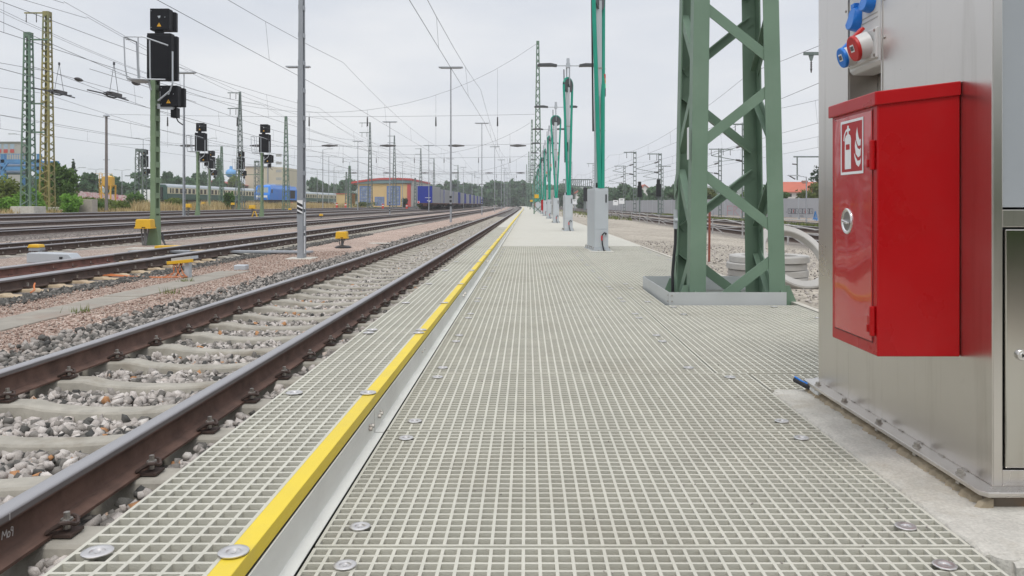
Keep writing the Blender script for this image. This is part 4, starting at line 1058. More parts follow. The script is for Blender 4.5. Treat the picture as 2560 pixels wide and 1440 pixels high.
# ---------------------------------------------------------------- light signals seen from behind
m_sig = M('signal_black', (.006,.0065,.009), .5, 0, .1, 6, (.012,.012,.014), .4, 3, spec=.25)
m_sgreen = M('signal_post_green', (.185,.265,.155), .6, 0, .08, 3, (.13,.19,.13), .4, 1.4)
m_tri = M('warning_yellow', (.80,.42,.02), .5)
def signal(label, group='light signals seen from behind', post=True):
    """origin at the post foot on the ground"""
    t = thing('light_signal', label, 'signal', (0,0,0), 0, group)
    if post: channel_post(.145, .33, 5.05, m_sgreen, t, pitch=.47, bat=.165)
    b = MB(); b.prism([(-.10,0),(.10,0),(.085,.9),(-.085,.9)], 'y', -.185, .185); b.prism([(-.20,0),(.20,0),(.20,.10),(.085,.70),(-.085,.70),(-.20,.10)], 'y', -.175, -.166); b.build('foot', m_sgreen, t)
    def head(x0, x1, z0, z1, d, nm, tri=True):
        c = (x1-x0)*.10; hd = MB()
        hd.prism([(x0+.02,-.10),(x1-.02,-.10),(x1,-.06),(x1,d*.55),(x1-.03,d*.6),(x0+.03,d*.6),(x0,d*.55),(x0,-.06)], 'z', z0, z1)
        o = hd.build(nm, m_sig, t, bevel=.012)
        hd = MB(); hd.prism([(x0+.06,d*.6),(x1-.0,d*.6),(x1+.06,d*.78),(x1+.05,d*1.25),(x0+.0,d*1.25)], 'z', z0+.03, z1-.03); hd.build('hood', m_sig, o, bevel=.02)
        if tri:
            xm = (x0+x1)/2; zt = z0 + .10
            k = MB(); k.prism([(xm-.065,zt),(xm+.065,zt),(xm,zt+.115)], 'y', -.1045, -.101); tr = k.build('warning_triangle', m_tri, o)
            k = MB(); k.bar((xm+.008,-.1055,zt+.085),(xm-.008,-.1055,zt+.05),.011,.002,(0,1,0)); k.bar((xm+.010,-.1055,zt+.055),(xm-.006,-.1055,zt+.02),.011,.002,(0,1,0)); k.build('flash_mark', m_blk, tr)
            k = MB(); k.prism([(xm-.05,zt+.32),(xm+.04,zt+.33),(xm+.03,zt+.27),(xm-.01,zt+.25)], 'y', -.1035, -.101)
            for px_, pz in ((x0+.05,z0+.07),(x0+.05,z1-.07),(x1-.12,(z0+z1)/2+.06)): k.cyl((px_,-.104,pz),(px_,-.10,pz),.012,n=8)
            k.build('fitting', m_greyl, o)
        return o
    head(-.13,.46,6.55,7.20,.34,'top_lamp_box')
    b = MB(); b.box(.0,.25,-.03,.06,6.42,6.58); b.build('bracket', m_sig, t)
    hd = head(-.22,.52,5.02,6.45,.30,'main_lamp_box',False)
    b = MB(); b.box(-.205,.505,-.112,-.101,5.10,6.38); b.build('rear_cover', m_sig, hd, bevel=.01)
    o = head(.18,.72,4.22,4.86,.34,'side_lamp_box')
    b = MB(); b.prism([(.075,4.16),(.55,4.13),(.60,4.20),(.075,4.32)], 'y', -.05, .05); b.build('side_bracket', m_greyl, t)
    b = MB(); b.box(.46,.64,.02,.26,3.90,4.20); b.build('cable_box', m_sig, t)
    b = MB(); b.tube([(.60,.1,3.90),(.66,.1,3.78),(.80,.1,3.68)], .02, 6); b.tube([(.05,-.12,5.06),(.16,-.16,5.0),(.20,-.14,4.85),(.16,-.05,4.70)], .015, 6); b.build('signal_cable', m_blk, t, smooth=True)
    # cage of tubes round the working platform
    b = MB(); r = .022
    A = lambda x,y,z: (x,y,z)
    x0,x1,y0,y1,zf,zr = -.62,.56,-.66,.10,5.0,6.22
    b.tube([A(x0,y1,zr),A(x0,y0,zr),A(-.05,y0,zr),A(x1,y0*.55,zr-.2)], r, 6); b.tube([A(x0-.14,y0*.4,zr+.01),A(x0,y0*.4,zr)], r, 6)
    for (x,y,zt) in ((x0,y0,zr),(x0,y1,zr),(-.20,y0,zr),(.10,y0*.85,zr-.08)): b.tube([A(x,y,zt),A(x*.96+.01,y,zf+.35),A(x*.9,y*.9,zf)], r, 6)
    b.tube([A(x1+.06,y0*.3,zr-.35),A(x1+.06,y0*.3,zf-.10),A(x1-.02,y0*.3,zf-.32),A(x1-.38,y0*.3,zf-.62)], r*1.2, 6)
    b.tube([A(x0*.9,y0*.9,zf),A(-.05,y0*.9,zf-.03),A(x1-.1,y0*.5,zf)], r, 6); b.tube([A(x0*.9,y1,zf),A(x0*.9,y0*.9,zf)], r, 6)
    b.build('guard_rail', m_greyl, t, smooth=True)
    b = MB(); b.box(x0*.9,-.06,y0*.9,y1,zf-.05,zf-.02); b.bar((-.1,-.2,zf-.06),(-.05,-.17,zf-.30),.05,.05); b.build('platform_grate', m_greyl, t)
    return t
def yellow_box(x, y, s, label, zt=.62, group='yellow lineside boxes', legs=True):
    zg = ter(x); t = thing('track_box', label, 'lineside box', (x,y,zg), 0, group)
    b = MB(); w = .245*s; d = .17*s; z0 = zt-.30*s
    b.loft([[(sx*(w-i),sy*(d-i*.7),z) for sx,sy in ((-1,-1),(1,-1),(1,1),(-1,1))] for i, z in ((0,z0+.05*s),(.018*s,zt-.02*s),(.05*s,zt))])
    b.box(-w-.02*s,w+.02*s,-d-.015*s,d+.015*s,z0,z0+.05*s); b.build('cover', m_sign_y, t, bevel=.012*s)
    b = MB(); b.box(-.02*s,.09*s,-d-.022*s,-d-.014*s,z0+.03*s,z0+.05*s); b.build('latch', m_blk, t)
    b = MB(); b.box(-.035*s,.035*s,-.03*s,.03*s,0,z0); b.tube([(-.12*s,0,z0),(-.10*s,0,z0*.5),(-.05*s,-.05*s,.02)], .025*s, 6); b.tube([(.12*s,0,z0),(.06*s,0,z0*.6),(.04*s,-.05*s,.02)], .025*s, 6); b.build('pedestal', M('pedestal_grey', (.13,.13,.13), .7), t)
    return t
S1 = signal('tall black light signal on a green battened post with a guard cage, the nearest signal')
S1.location = (atx(388,24.1),24.1,ter(-11.3)-.0)
yellow_box(atx(363,23.7),23.7,.95,'bright yellow box beside the foot of the tall nearest signal',.80)
b = MB(); b.tube([(-11.0,23.8,-.02),(-10.94,23.75,-.25),(-10.85,23.7,-.38),(-10.6,23.7,-.40)], .03, 8); tag(b.build('signal_cable', m_blk, smooth=True), 'thick black cable looping from the signal foot into the gravel', 'cable')
SG = [(655,61,'signal right of the blue tank, in front of the blue locomotive'),(495,61,'signal in front of the first coach'),(524,96,'smaller signal beside the double-armed light'),(598,96,'smaller signal in front of the tall thin lattice mast'),(356,96,'signal at the broad lattice gantry foot left of the tall signal')]
for px, y, l in SG:
    x = atx(px,y); copy_tree(S1, loc=(x,y,ter(x)), label='distant black light ' + l)
    yellow_box(x-.62,y-.3,.95,f'yellow box by the {l.split(",")[0]}',.95)
x = atx(652,61); b = MB(); zg = ter(x)
b.bar((x-.55,60.6,zg),(x-.38,60.6,zg+.5),.12,.05); b.bar((x-.12,60.6,zg),(x-.30,60.6,zg+.5),.12,.05); tag(b.build('folding_sign', m_sign_y), 'yellow folding A-frame sign below a distant signal', 'folding sign')
yellow_box(atx(855,22.3),22.3,.66,'yellow box on a stub pedestal alone on the pink gravel path',.46)
yellow_box(atx(803,63),63,.55,'small yellow box beside the third track, right of the near mast',.40)
yellow_box(atx(725,75),75,.55,'small yellow box just left of the near mast',.6)
b = MB(); b.lathe([(.20,0),(.24,.03),(.16,.07),(0,.08)], 16, (atx(858,22.1),22.1,-.375)); tag(b.build('cable_heap', m_blk, smooth=True), 'flat dark cable coil at the foot of the lone yellow box', 'cable coil')

# point machine and its yellow cap between second and third track
x, y = atx(134,17.0), 17.0; zg = ter(x)
t = thing('point_machine', 'low light grey point machine beside the second track', 'point machine', (x,y,zg), R(2)); t.scale = (.82,.82,.82)
b = MB(); b.prism([(-.56,0),(.42,0),(.62,.0),(.62,.10),(.50,.235),(-.50,.27),(-.56,.24)], 'y', -.24, .24); b.build('housing', m_greyl, t, bevel=.02)
b = MB(); b.box(.28,.36,-.255,-.241,.10,.16); b.build('crank_opening', m_blk, t)
x, y = atx(90,17.3), 17.3
t = thing('cable_terminal', 'yellow-capped terminal on two grey legs behind the point machine', 'cable terminal', (x,y,ter(x))); t.scale = (.84,.84,.84)
b = MB(); b.prism([(-.16,.36),(.16,.36),(.135,.44),(-.11,.45)], 'y', -.14, .14); b.build('cap', m_sign_y, t, bevel=.02)
b = MB(); b.box(-.12,.17,-.12,.12,.28,.358); b.build('box', m_grey, t)
b = MB(); b.box(-.11,-.07,-.03,.03,0,.28); b.box(.08,.14,-.03,.03,0,.28); b.build('leg', m_grey, t)
# yellow tray with orange cables on the path
x, y = atx(460,13.2), 13.2; zg = ter(x) + .01
t = thing('cable_tray', 'open yellow cable tray on a grey post with orange cables, on the pink path', 'cable tray', (x,y,zg), R(-14))
b = MB(); b.bar((-.24,-.10,.235),(.24,-.10,.285),.05,.055); b.build('yellow_bar', m_sign_y, t, bevel=.006)
b = MB(); b.bar((-.20,.04,.285),(.17,.04,.33),.20,.05); b.build('lid', m_greyl, t)
b = MB(); b.box(.06,.145,-.07,.01,0,.27); b.build('post', m_greyl, t)
m_or = M('cable_orange', (.55,.17,.05), .6)
b = MB()
for i, xx in enumerate((-.14,-.11,-.07,-.02,.02)):
    b.tube([(xx,-.06,.25),(xx-.02,-.07,.17),(xx+.02*(-1)**i,-.09,.08),(xx+.06*(i-2),-.12,.015)], .008, 6)
b.build('orange_cable', m_or, t, smooth=True)
b = MB(); b.tube([(-.02,-.06,.24),(.02,-.07,.14),(-.05,-.08,.06),(-.08,-.1,.02)], .012, 6); b.build('dark_cable', m_blk, t, smooth=True)
b = MB()
for k in range(4): b.tube([(x+.1,y-.1,zg+.01),(x-.3-.1*k,y-.25+.03*k,zg+.012),(x-.9-.1*k,y-.05+.08*k,zg+.015),(x-1.5,y+.15+.1*k,zg+.012),(x-1.55-.1*k,y+.3,zg+.02)], .009, 6)
tag(b.build('orange_cable', m_or, smooth=True), 'orange cables lying loose on the gravel from the yellow tray to the rail', 'cables')
b = MB(); b.tube([(-6.98,11.2,-.27),(-6.93,11.1,-.30),(-6.86,11.0,-.345),(-6.85,10.9,-.37)], .012, 6); tag(b.build('orange_cable_end', m_or, smooth=True), 'short bent orange cable end at the foot of the second track rail', 'cable')
x = atx(518,13.4); b = MB(); b.box(x,x+.22,14.6,14.8,ter(x),ter(x)+.10); tag(b.build('junction_box', m_greyl, bevel=.015), 'small light grey box lying beside the yellow cable tray', 'box')
# steel cable channel crossing under the second track
t = thing('cross_channel', 'flat grey steel channel crossing under the second track to the near mast', 'cable channel', (-7.6,19.4,-.335), R(-4))
b = MB(); b.box(-2.2,2.35,-.16,.16,0,.05); b.build('channel', m_grey, t, bevel=.006)
b = MB(); b.box(-.62,-.05,-.2,.2,.052,.06); b.build('patch', m_wood, t)
b = MB(); b.box(-1.6,-.95,.25,.55,.05,.13); tag(b.build('yellow_board', m_sign_y, loc=(-8.1,20.3,-.36), bevel=.01), 'flat yellow board lying behind the second track', 'board')
# concrete cable trough between first and second track: one cover slab after the other
t = thing('cable_trough', 'line of grey concrete trough covers sunk in the pink gravel path', 'cable trough', (-5.32,0,-.372))
m_trough = M('trough_concrete', (.30,.275,.235), .92, 0, .14, 4, (.27,.19,.15), .85, 1.3, .25, 100)
for i in range(13):
    b = MB(); y = 1.4 + 1.0*i; dx = random.uniform(-.012,.012); b.box(-.27+dx,.27+dx,y,y+.985,-.06,.012 + random.uniform(-.004,.004)); b.build('cover_slab', m_trough, t, bevel=.008)
for (px, py, y0, w, l, lab) in ((720,650,16.6,.9,.5,'x'),):
    pass
b = MB(); b.box(-4.95,-4.3,24.6,25.0,-.385,-.362); tag(b.build('concrete_cover', m_pad, bevel=.01), 'pale concrete lid set in the gravel beyond the lone yellow box', 'concrete lid')
b = MB(); b.box(-11.2,-9.9,22.0,22.5,-.40,-.375); tag(b.build('concrete_cover', m_pad, bevel=.01), 'pale concrete slab set in the gravel right of the tall signal', 'concrete lid')
# ---------------------------------------------------------------- lattice masts of the yard
def lm(px, y, top, label, w0, mat, arms, w1=.22, leg=.09, step=.85, base=True, foot=0):
    x = atx(px, y); zg = ter(x) + foot; h = atz(top, y) - zg
    aa = [arm(h - dz, x0, x1, .09, hang) for dz, x0, x1, hang in arms]
    t = lattice_mast('lattice_mast', label, (x, y, zg), h, w0, w1, leg, step, mat, 'lattice masts of the yard', arms=aa)
    if base:
        b = MB(); b.box(-w0*.9-.15,w0*.9+.15,-w0*.9,w0*.9,-foot-.2,.02); b.build('concrete_foot', m_pad, t, bevel=.03)
    return t
ML = lm(71, 58, 82, 'green lattice mast on a pale concrete block at the left edge', .80, m_grd, [(.5,0,1.4,(1.0,)),(5.2,-.1,1.1,()),(7.3,0,1.2,())], .46, .13, .62, foot=.55)
lm(118, 66, 30, 'taller ochre and green lattice mast with top arm, right behind the left one', .92, m_gold, [(.08,-1.9,0,(-1.75,-.9))], .5, .14, .66, foot=.4)
lm(600, 96, 230, 'slim grey-green lattice mast with two insulator arms, above a small signal', .95, m_steelg, [(.1,-1.5,0,(-1.2,-.5)),(2.0,-1.5,.1,(-1.2,-.5))], .22, .09, .8)
lm(715, 105, 291, 'slim plain green lattice mast just left of the near grey mast', .85, m_grd, [], .30, .09, .75)
lm(925, 148, 306, 'grey lattice mast with two arms in front of the yellow hall', 1.0, m_steelg, [(.1,-2.0,0,(-1.5,-.6)),(1.9,-2.0,0,(-1.5,-.6))], .24, .10, .9)
lm(986, 175, 339, 'grey lattice mast with two short arms behind a T-headed lamp', 1.0, m_steelg, [(.1,-1.5,0,()),(1.6,-1.5,0,())], .24, .11, .9)
lm(1052, 205, 371, 'pale distant lattice mast left of the container train', 1.0, m_steelg, [(.1,-1.5,0,()),(1.5,-1.5,0,())], .24, .12, 1.0)
lm(1085, 240, 396, 'pale distant lattice mast above the first containers', 1.0, m_steelg, [(.1,-1.4,0,()),(1.4,-1.4,0,())], .24, .14, 1.1)
lm(1145, 290, 413, 'thin far lattice mast behind the container train', 1.0, m_steelg, [(.1,-1.6,0,()),(1.5,-1.6,0,())], .26, .16, 1.2)
lm(554, 140, 366, 'short green lattice mast left of the blue tank', .8, m_grd, [(5.0,0,6.8,())], .32, .10, .75)
lm(642, 142, 402, 'grey lattice post below the long cross arm, in front of the beige block', .85, m_steelg, [], .75, .10, .9)
lm(874, 160, 415, 'dark green lattice post left of the yellow hall', .8, m_grd, [(2.2,-1.2,.4,())], .40, .12, .7)
lm(866, 185, 430, 'thin lattice post left of the dark green one by the hall', .6, m_steelg, [], .3, .1, .8)
lm(1038, 160, 445, 'thin lattice post at the right wall of the yellow hall', .6, m_steelg, [], .3, .1, .8)
lm(352, 95, 373, 'broad grey lattice gantry foot behind the tall signal', 1.1, m_steelg, [(3.2,-1.9,1.4,())], .9, .12, .9)
# right-hand catenary masts made of two battened channels
def cm(px, y, top, label, arms=(), w=.22, d=.42, foot=None):
    x = atx(px, y); zg = ter(x); h = atz(top, y) - zg
    t = thing('catenary_mast', label, 'mast', (x, y, zg), 0, 'catenary masts right of the platform')
    b = MB(); wx = d/2
    for sx in (-1,1): b.prism([(sx*wx,-w/2),(sx*wx,w/2),(sx*(wx-.06),w/2),(sx*(wx-.06),-w/2)], 'z', 0, h)
    z = .2
    while z < h-.2: b.box(-wx+.061,wx-.061,-w/2+.01,w/2-.01,z,z+.13); z += .62
    b.build('post', m_steelg, t)
    for dz, x0, x1, hang in arms: arm(h-dz, x0, x1, .10, hang)(t, m_steelg)
    # bracket: strut, registration tube, insulator towards the nearer track
    for s in (-1,) :
        b = MB(); zc = 5.6; b.bar((0,0,zc+1.3),(s*3.0,0,zc+.35),.05,.05); b.bar((0,0,zc-.2),(s*3.0,0,zc+.35),.06,.06); b.bar((s*.4,0,zc),(s*2.8,0,zc-.25),.04,.04); b.build('bracket', m_steelg, t)
        b = MB(); b.cyl((s*.15,0,zc-.16),(s*.75,0,zc-.05),.09,n=8); b.cyl((s*.15,0,zc+1.25),(s*.7,0,zc+1.08),.09,n=8); b.build('insulator', m_ins, t)
    return t
cm(1587, 107, 379, 'battened catenary mast with one arm to the left, right of the nearest hose column', [(.1,-1.5,.15,(-1.1,))])
cm(1650, 100, 383, 'battened catenary mast with a T arm just left of the lattice tower', [(.1,-1.6,.2,(-1.3,-.4))])
cm(1800, 100, 371, 'battened catenary mast seen through the lattice tower, with a wide T arm', [(.1,-1.4,1.6,(-1.1,.4,1.3))], .26, .40)
cm(1860, 72, 308, 'taller battened catenary mast seen through the right bay of the lattice tower', [(.1,-1.0,.2,(-.8,))], .22, .36)
cm(1561, 150, 414, 'small distant catenary mast left of the noise barrier masts', [(.1,-1.9,.1,(-1.6,))])
cm(1484, 190, 408, 'small distant catenary mast beside the nearest hose column', [(.1,-1.6,.1,(-1.2,))])
cm(1655, 125, 414, 'thin catenary mast with slanting arm behind the T-arm mast', [(.1,-1.0,1.4,())])
cm(1428, 170, 405, 'thin distant catenary mast beside the signal gantry', [])
# mast hidden behind the cabinet, only its arms stick out
y = 35; x = 14.6; zg = ter(x)
t = thing('catenary_mast', 'catenary mast behind the steel cabinet whose arm with hanging insulator sticks out to the left', 'mast', (x,y,zg), 0, 'catenary masts right of the platform')
channel_post(.22,.40,9.0,m_steelg,t)
arm(atz(134,y)-zg, -2.35, 0, .11)(t, m_steelg)
z0 = atz(134,y)-zg; xx = atx(2028,y)-x
b = MB(); b.loft([[(xx-.13,-.03,z0-.02),(xx+.13,-.03,z0-.02),(xx+.13,.03,z0-.02),(xx-.13,.03,z0-.02)],[(xx-.04,-.03,z0-.32),(xx+.04,-.03,z0-.32),(xx+.04,.03,z0-.32),(xx-.04,.03,z0-.32)]]); b.build('hanger', m_steelg, t)
b = MB(); b.lathe([(.02,z0-.32)] + [(r, z0-.36-.045*i) for i in range(8) for r in ((.05,) if i % 2 else (.025,))] + [(.02,z0-.85)], 8, (xx,0,0)); b.build('insulator', m_ins, t)
y2 = 80; x2 = atx(2075,y2)
t = thing('catenary_mast', 'farther catenary mast with a drop post hanging from its arm, left of the red-roofed house', 'mast', (x2,y2,ter(x2)), 0, 'catenary masts right of the platform')
za = atz(392,y2)-ter(x2); channel_post(.22,.40,za+1,m_steelg,t)
arm(za, atx(1984,y2)-x2, 0, .11)(t, m_steelg)
xd = atx(1993,y2)-x2; b = MB(); b.cyl((xd,0,za),(xd,0,atz(450,y2)-ter(x2)),.07,n=8); b.build('drop_post', m_steelg, t)
b = MB(); b.cyl((xd,0,atz(411,y2)-ter(x2)),(xd-.5,0,atz(410,y2)-ter(x2)),.06,n=8); b.cyl((xd-.2,0,atz(448,y2)-ter(x2)),(xd-.9,0,atz(438,y2)-ter(x2)),.06,n=8); b.build('insulator', m_ins, t)
# signal gantry
y = 180; xa, xb = atx(1408,y), atx(1479,y); zt, zb = atz(449,y), atz(466,y)
t = thing('signal_gantry', 'small distant lattice signal gantry spanning the right-hand tracks', 'gantry', (0,y,0))
b = MB()
for z in (zt, zb): b.box(xa,xb,-.4,.4,z-.12,z+.12)
n = 14
for i in range(n+1): 
    xx = xa+(xb-xa)*i/n; b.box(xx-.06,xx+.06,-.05,.05,zb,zt)
for i in range(3,9): b.bar((xa+(xb-xa)*i/n,0,zb),(xa+(xb-xa)*(i+1)/n,0,zt),.12,.12)
b.build('girder', m_steelg, t)
b = MB()
for px in (1424,1462): b.box(atx(px,y)-.25,atx(px,y)+.25,-.25,.25,-.6,zb)
b.build('post', m_steelg, t)
b = MB()
for px in (1428,1463): b.box(atx(px,y)-.45,atx(px,y)+.45,-.5,-.42,zb-3.4,zb-.3)
b.build('signal_screen', m_sig, t)

# ---------------------------------------------------------------- overhead lines
def span(b, p, q, sag, r, n=8, sides=4):
    p, q = Vector(p), Vector(q); b.tube([p.lerp(q, i/n) - Vector((0,0,sag*4*(i/n)*(1-i/n))) for i in range(n+1)], r, sides)
def overhead(x, zr, label, y0=-4, L=60.0, n=6, stag=.25, r=.007, off=0, group='overhead lines above the tracks', zc=5.45, zm=7.15, sag=1.0):
    t = thing('overhead_line', label, 'overhead line', (0,0,0), 0, group)
    bc, bm_, bd = MB(), MB(), MB()
    for i in range(n):
        ya = y0 + off + i*L; yb = ya + L; sa = stag*(1 if i % 2 else -1)
        rr = r*(1 + .5*max(0,(ya-60)/60)) if ya > 60 else r; rr = min(rr, .028)
        xa, xb = x + bend(ya), x + bend(yb)
        span(bc, (xa+sa,ya,zr+zc), (xb-sa,yb,zr+zc), .06, rr, 4); span(bm_, (xa+sa*.3,ya,zr+zm), (xb-sa*.3,yb,zr+zm), sag, rr, 12)
        if i < 4:
            for k in range(1,6):
                f = k/6; zmid = zr + zm - sag*4*f*(1-f); bd.cyl((xa+sa+(xb-xa-2*sa)*f, ya+L*f, zr+zc-.24*f*(1-f)), (xa+sa*.3+(xb-xa-.6*sa)*f, ya+L*f, zmid), max(.004, rr*.55), n=4, caps=False); bd.build('dropper', m_wire, t); bd = MB()
    bc.build('contact_wire', m_wire, t); bm_.build('catenary_wire', m_wire, t)
    return t
OFFS = [-14,-22,-6,-30,-18,-10,-26]
for i, (x, z) in enumerate(TRACKS):
    overhead(x, z, f'thin contact wire with droppers and catenary wire above the track {NM[i]}', off=OFFS[i], r=.0075 if i < 3 else .010)
for i, (x, z) in enumerate(RT): overhead(x, z, f'contact and catenary wires above the right-hand track {["nearest the platform","in the middle","along the noise barrier"][i]}', off=[-20,-5,-30][i], r=.009)
# feeder wires along the left side
for i, (x, z) in enumerate(((-30.5,14.2),(-29,13.2),(-38.6,15.4),(-37.8,15.2))):
    b = MB()
    for k in range(6): span(b, (x,-10+62*k,z), (x,52+62*k,z-.1), 1.3, .014, 8)
    tag(b.build('feeder_wire', m_wire), ['feeder wire high above the yard, right one of the inner pair','feeder wire high above the yard, left one of the inner pair','highest feeder wire at the left edge','second highest feeder wire at the left edge'][i], 'wire', 'feeder wires along the yard')
# the cross spans between the platform tower and the left masts
def cross(y, xl, zl, xr, zr, low, hi, ins, label, r=.011):
    t = thing('cross_span', label, 'cross span', (0,y,0), 0, 'cross spans over the yard')
    b = MB(); n = 20; pts = []
    for i in range(n+1):
        f = i/n; x = xl+(xr-xl)*f; k = 4*f*(1-f); pts.append((x,0,(zl+(zr-zl)*f)*(1-k) + hi*k + (0)))
    b.tube(pts, r, 4); b.build('head_wire', m_wire, t)
    for z, nm in zip(low, ('upper_span_wire','lower_span_wire')):
        b = MB(); span(b, (xl,0,z), (xr,0,z), .22, r, 10); b.build(nm, m_wire, t)
    b = MB()
    for x in ins:
        f = (x-xl)/(xr-xl); k = 4*f*(1-f); zh = (zl+(zr-zl)*f)*(1-k)+hi*k
        if zh > low[0] + .1: b.cyl((x,0,low[0]-.2),(x,0,zh),r*.7,n=4)
        b.cyl((x,0,low[1]-.3),(x,0,low[0]-.2),r*.7,n=4)
    b.build('hanger', m_wire, t)
    for x in ins:
        i = MB(); i.cyl((x,0,low[0]-1.05),(x,0,low[0]-.25),.07,.05,8); i.build('insulator', m_ins, t)
        i = MB(); i.cyl((x+1.1,0,low[1]-.16),(x+1.75,0,low[1]-.155),.05,.12,8); i.cyl((x+1.75,0,low[1]-.155),(x+2.5,0,low[1]-.16),.12,.05,8); i.build('span_insulator', m_ins, t)
cross(69.2, -36.5, 12.5, .80, 14.9, (8.75,6.15), 8.9, (-31.5,-25.4,-19.1,-14.0,-8.0,-2.6), 'nearest cross span of wires with hanging insulators, ending at the second lattice tower')
cross(133, -37, 12, .5, 14.6, (8.9,6.3), 9.2, (-31,-25.4,-19,-14,-8.2,-2.9), 'farther cross span of wires with insulators at the third lattice tower', r=.018)
cross(211, -37, 12, .1, 14.4, (9.0,6.4), 9.4, (-31,-25.4,-19,-14,-8.2,-2.9), 'farthest visible cross span of wires at the fourth lattice tower', r=.024)
# section insulators in the left overhead lines
def section_ins(px, py, y, label, s=1):
    t = thing('section_insulator', label, 'section insulator', (atx(px,y),y,atz(py,y)), 0, 'section insulators in the left wires')
    b = MB(); b.tube([(-.25,-1.6,.0),(-.16,-.6,.0),(-.12,-.25,-.08),(-.12,.25,-.08),(-.16,.6,0),(-.25,1.7,-.0)], .03*s, 6); b.tube([(.05,-.9,.0),(.12,-.3,-.06),(.12,.4,-.06),(.05,.9,.0)], .03*s, 6); b.build('runner', m_wire, t)
    b = MB(); b.box(-.14,.14,-.42,.42,-.03,.10); b.cyl((0,-.5,.05),(0,.5,.05),.06,n=8); b.build('insulator', m_ins, t)
    b = MB(); b.tube([(0,-.35,.1),(0,0,1.35),(0,.35,.1)], .012, 4); b.cyl((0,0,1.30),(0,0,1.42),.05,n=6); b.build('hanger', m_wire, t)
section_ins(285, 238, 34, 'dark section insulator hanging left of the tall signal'); section_ins(148, 232, 37, 'dark section insulator hanging just right of the ochre mast')
for px, py, y, l in ((340,208,33,'dark egg insulator in a wire left of the tall signal'),(197,199,36,'dark egg insulator in a wire right of the ochre mast')):
    b = MB(); b.lathe([(.02,-.36),(.07,-.24),(.10,-.05),(.08,.15),(.02,.36)], 8, (atx(px,y),y,atz(py,y)), 'y'); b.tube([(atx(px,y),y-3.5,atz(py,y)+.0),(atx(px,y),y+6,atz(py,y)-.02)], .009, 4)
    tag(b.build('egg_insulator', m_ins), l, 'insulator', 'egg insulators in the left wires')
# ---------------------------------------------------------------- passenger coaches, locomotive, container train
m_glass = M('window_dark', (.035,.045,.055), .15, 0, .2, 2)
m_coachroof = M('coach_roof', (.42,.46,.49), .5, .1, .06, 1); m_cream = M('coach_cream', (.62,.55,.40), .5, 0, .05, 1); m_cgreen = M('coach_green', (.045,.10,.085), .5, 0, .1, 1)
m_under = M('underframe', (.035,.033,.032), .8, 0, .3, 2)
XT = -69.7; zT = ter(XT) + .15
def coach():
    t = thing('passenger_coach', 'x', 'coach', (0,0,0), 0, 'old passenger coaches in a train')
    L = 26.2; w = 1.43
    b = MB(); b.mi = 0
    b.box(-w,w,0,L,1.05,2.15); b.mi = 1; b.box(-w,w,0,L,2.15,3.35); b.build('body', [m_cgreen, m_cream], t, bevel=.05)
    b = MB(); b.prism([(-w-.01,3.35),(w+.01,3.35),(w*.97,3.62),(w*.78,3.90),(w*.4,4.05),(-w*.4,4.05),(-w*.78,3.90),(-w*.97,3.62)], 'y', .02, L-.02); b.build('roof', m_coachroof, t, smooth=True)
    b = MB(); b.prism([(-w*.96,1.1),(w*.96,1.1),(w*.96,3.4),(w*.7,3.85),(-w*.7,3.85),(-w*.96,3.4)], 'y', -.10, 0); b.build('end_wall', m_cgreen, t); 
    b = MB(); b.box(-.55,.55,-.5,-.10,1.2,3.4); b.build('gangway', m_under, t)
    ys = [1.0,2.0] + [3.4 + 1.93*i for i in range(11)] + [24.6]
    for i, y in enumerate(ys):
        ww = .55 if i in (0,1,13) else 1.15
        b = MB(); b.box(w-.02,w+.012,y,y+ww,2.28,3.18); wd = b.build('window', m_glass, t)
    b = MB()
    for y in (3.0, L-5.5): b.box(-1.1,1.1,y,y+2.6,.15,.8)
    for y in (3.2,5.2,L-5.2,L-3.2): b.cyl((-.95,y,.46),(.95,y,.46),.46,n=14)
    b.box(-1.2,1.2,9,17,.4,1.0); b.build('bogies', m_under, t)
    return t
C0 = coach(); CN = ['nearest one with dark green end wall','second one behind the green signal posts','third one left of the blue locomotive','fourth one right of the blue locomotive','last one left of the yellow hall']
for i in range(5):
    y = 150 + 27.0*i; o = C0 if i == 0 else copy_tree(C0)
    o.location = (XT, y, zT); tag(o, 'cream and dark green passenger coach with pale roof, ' + CN[i])
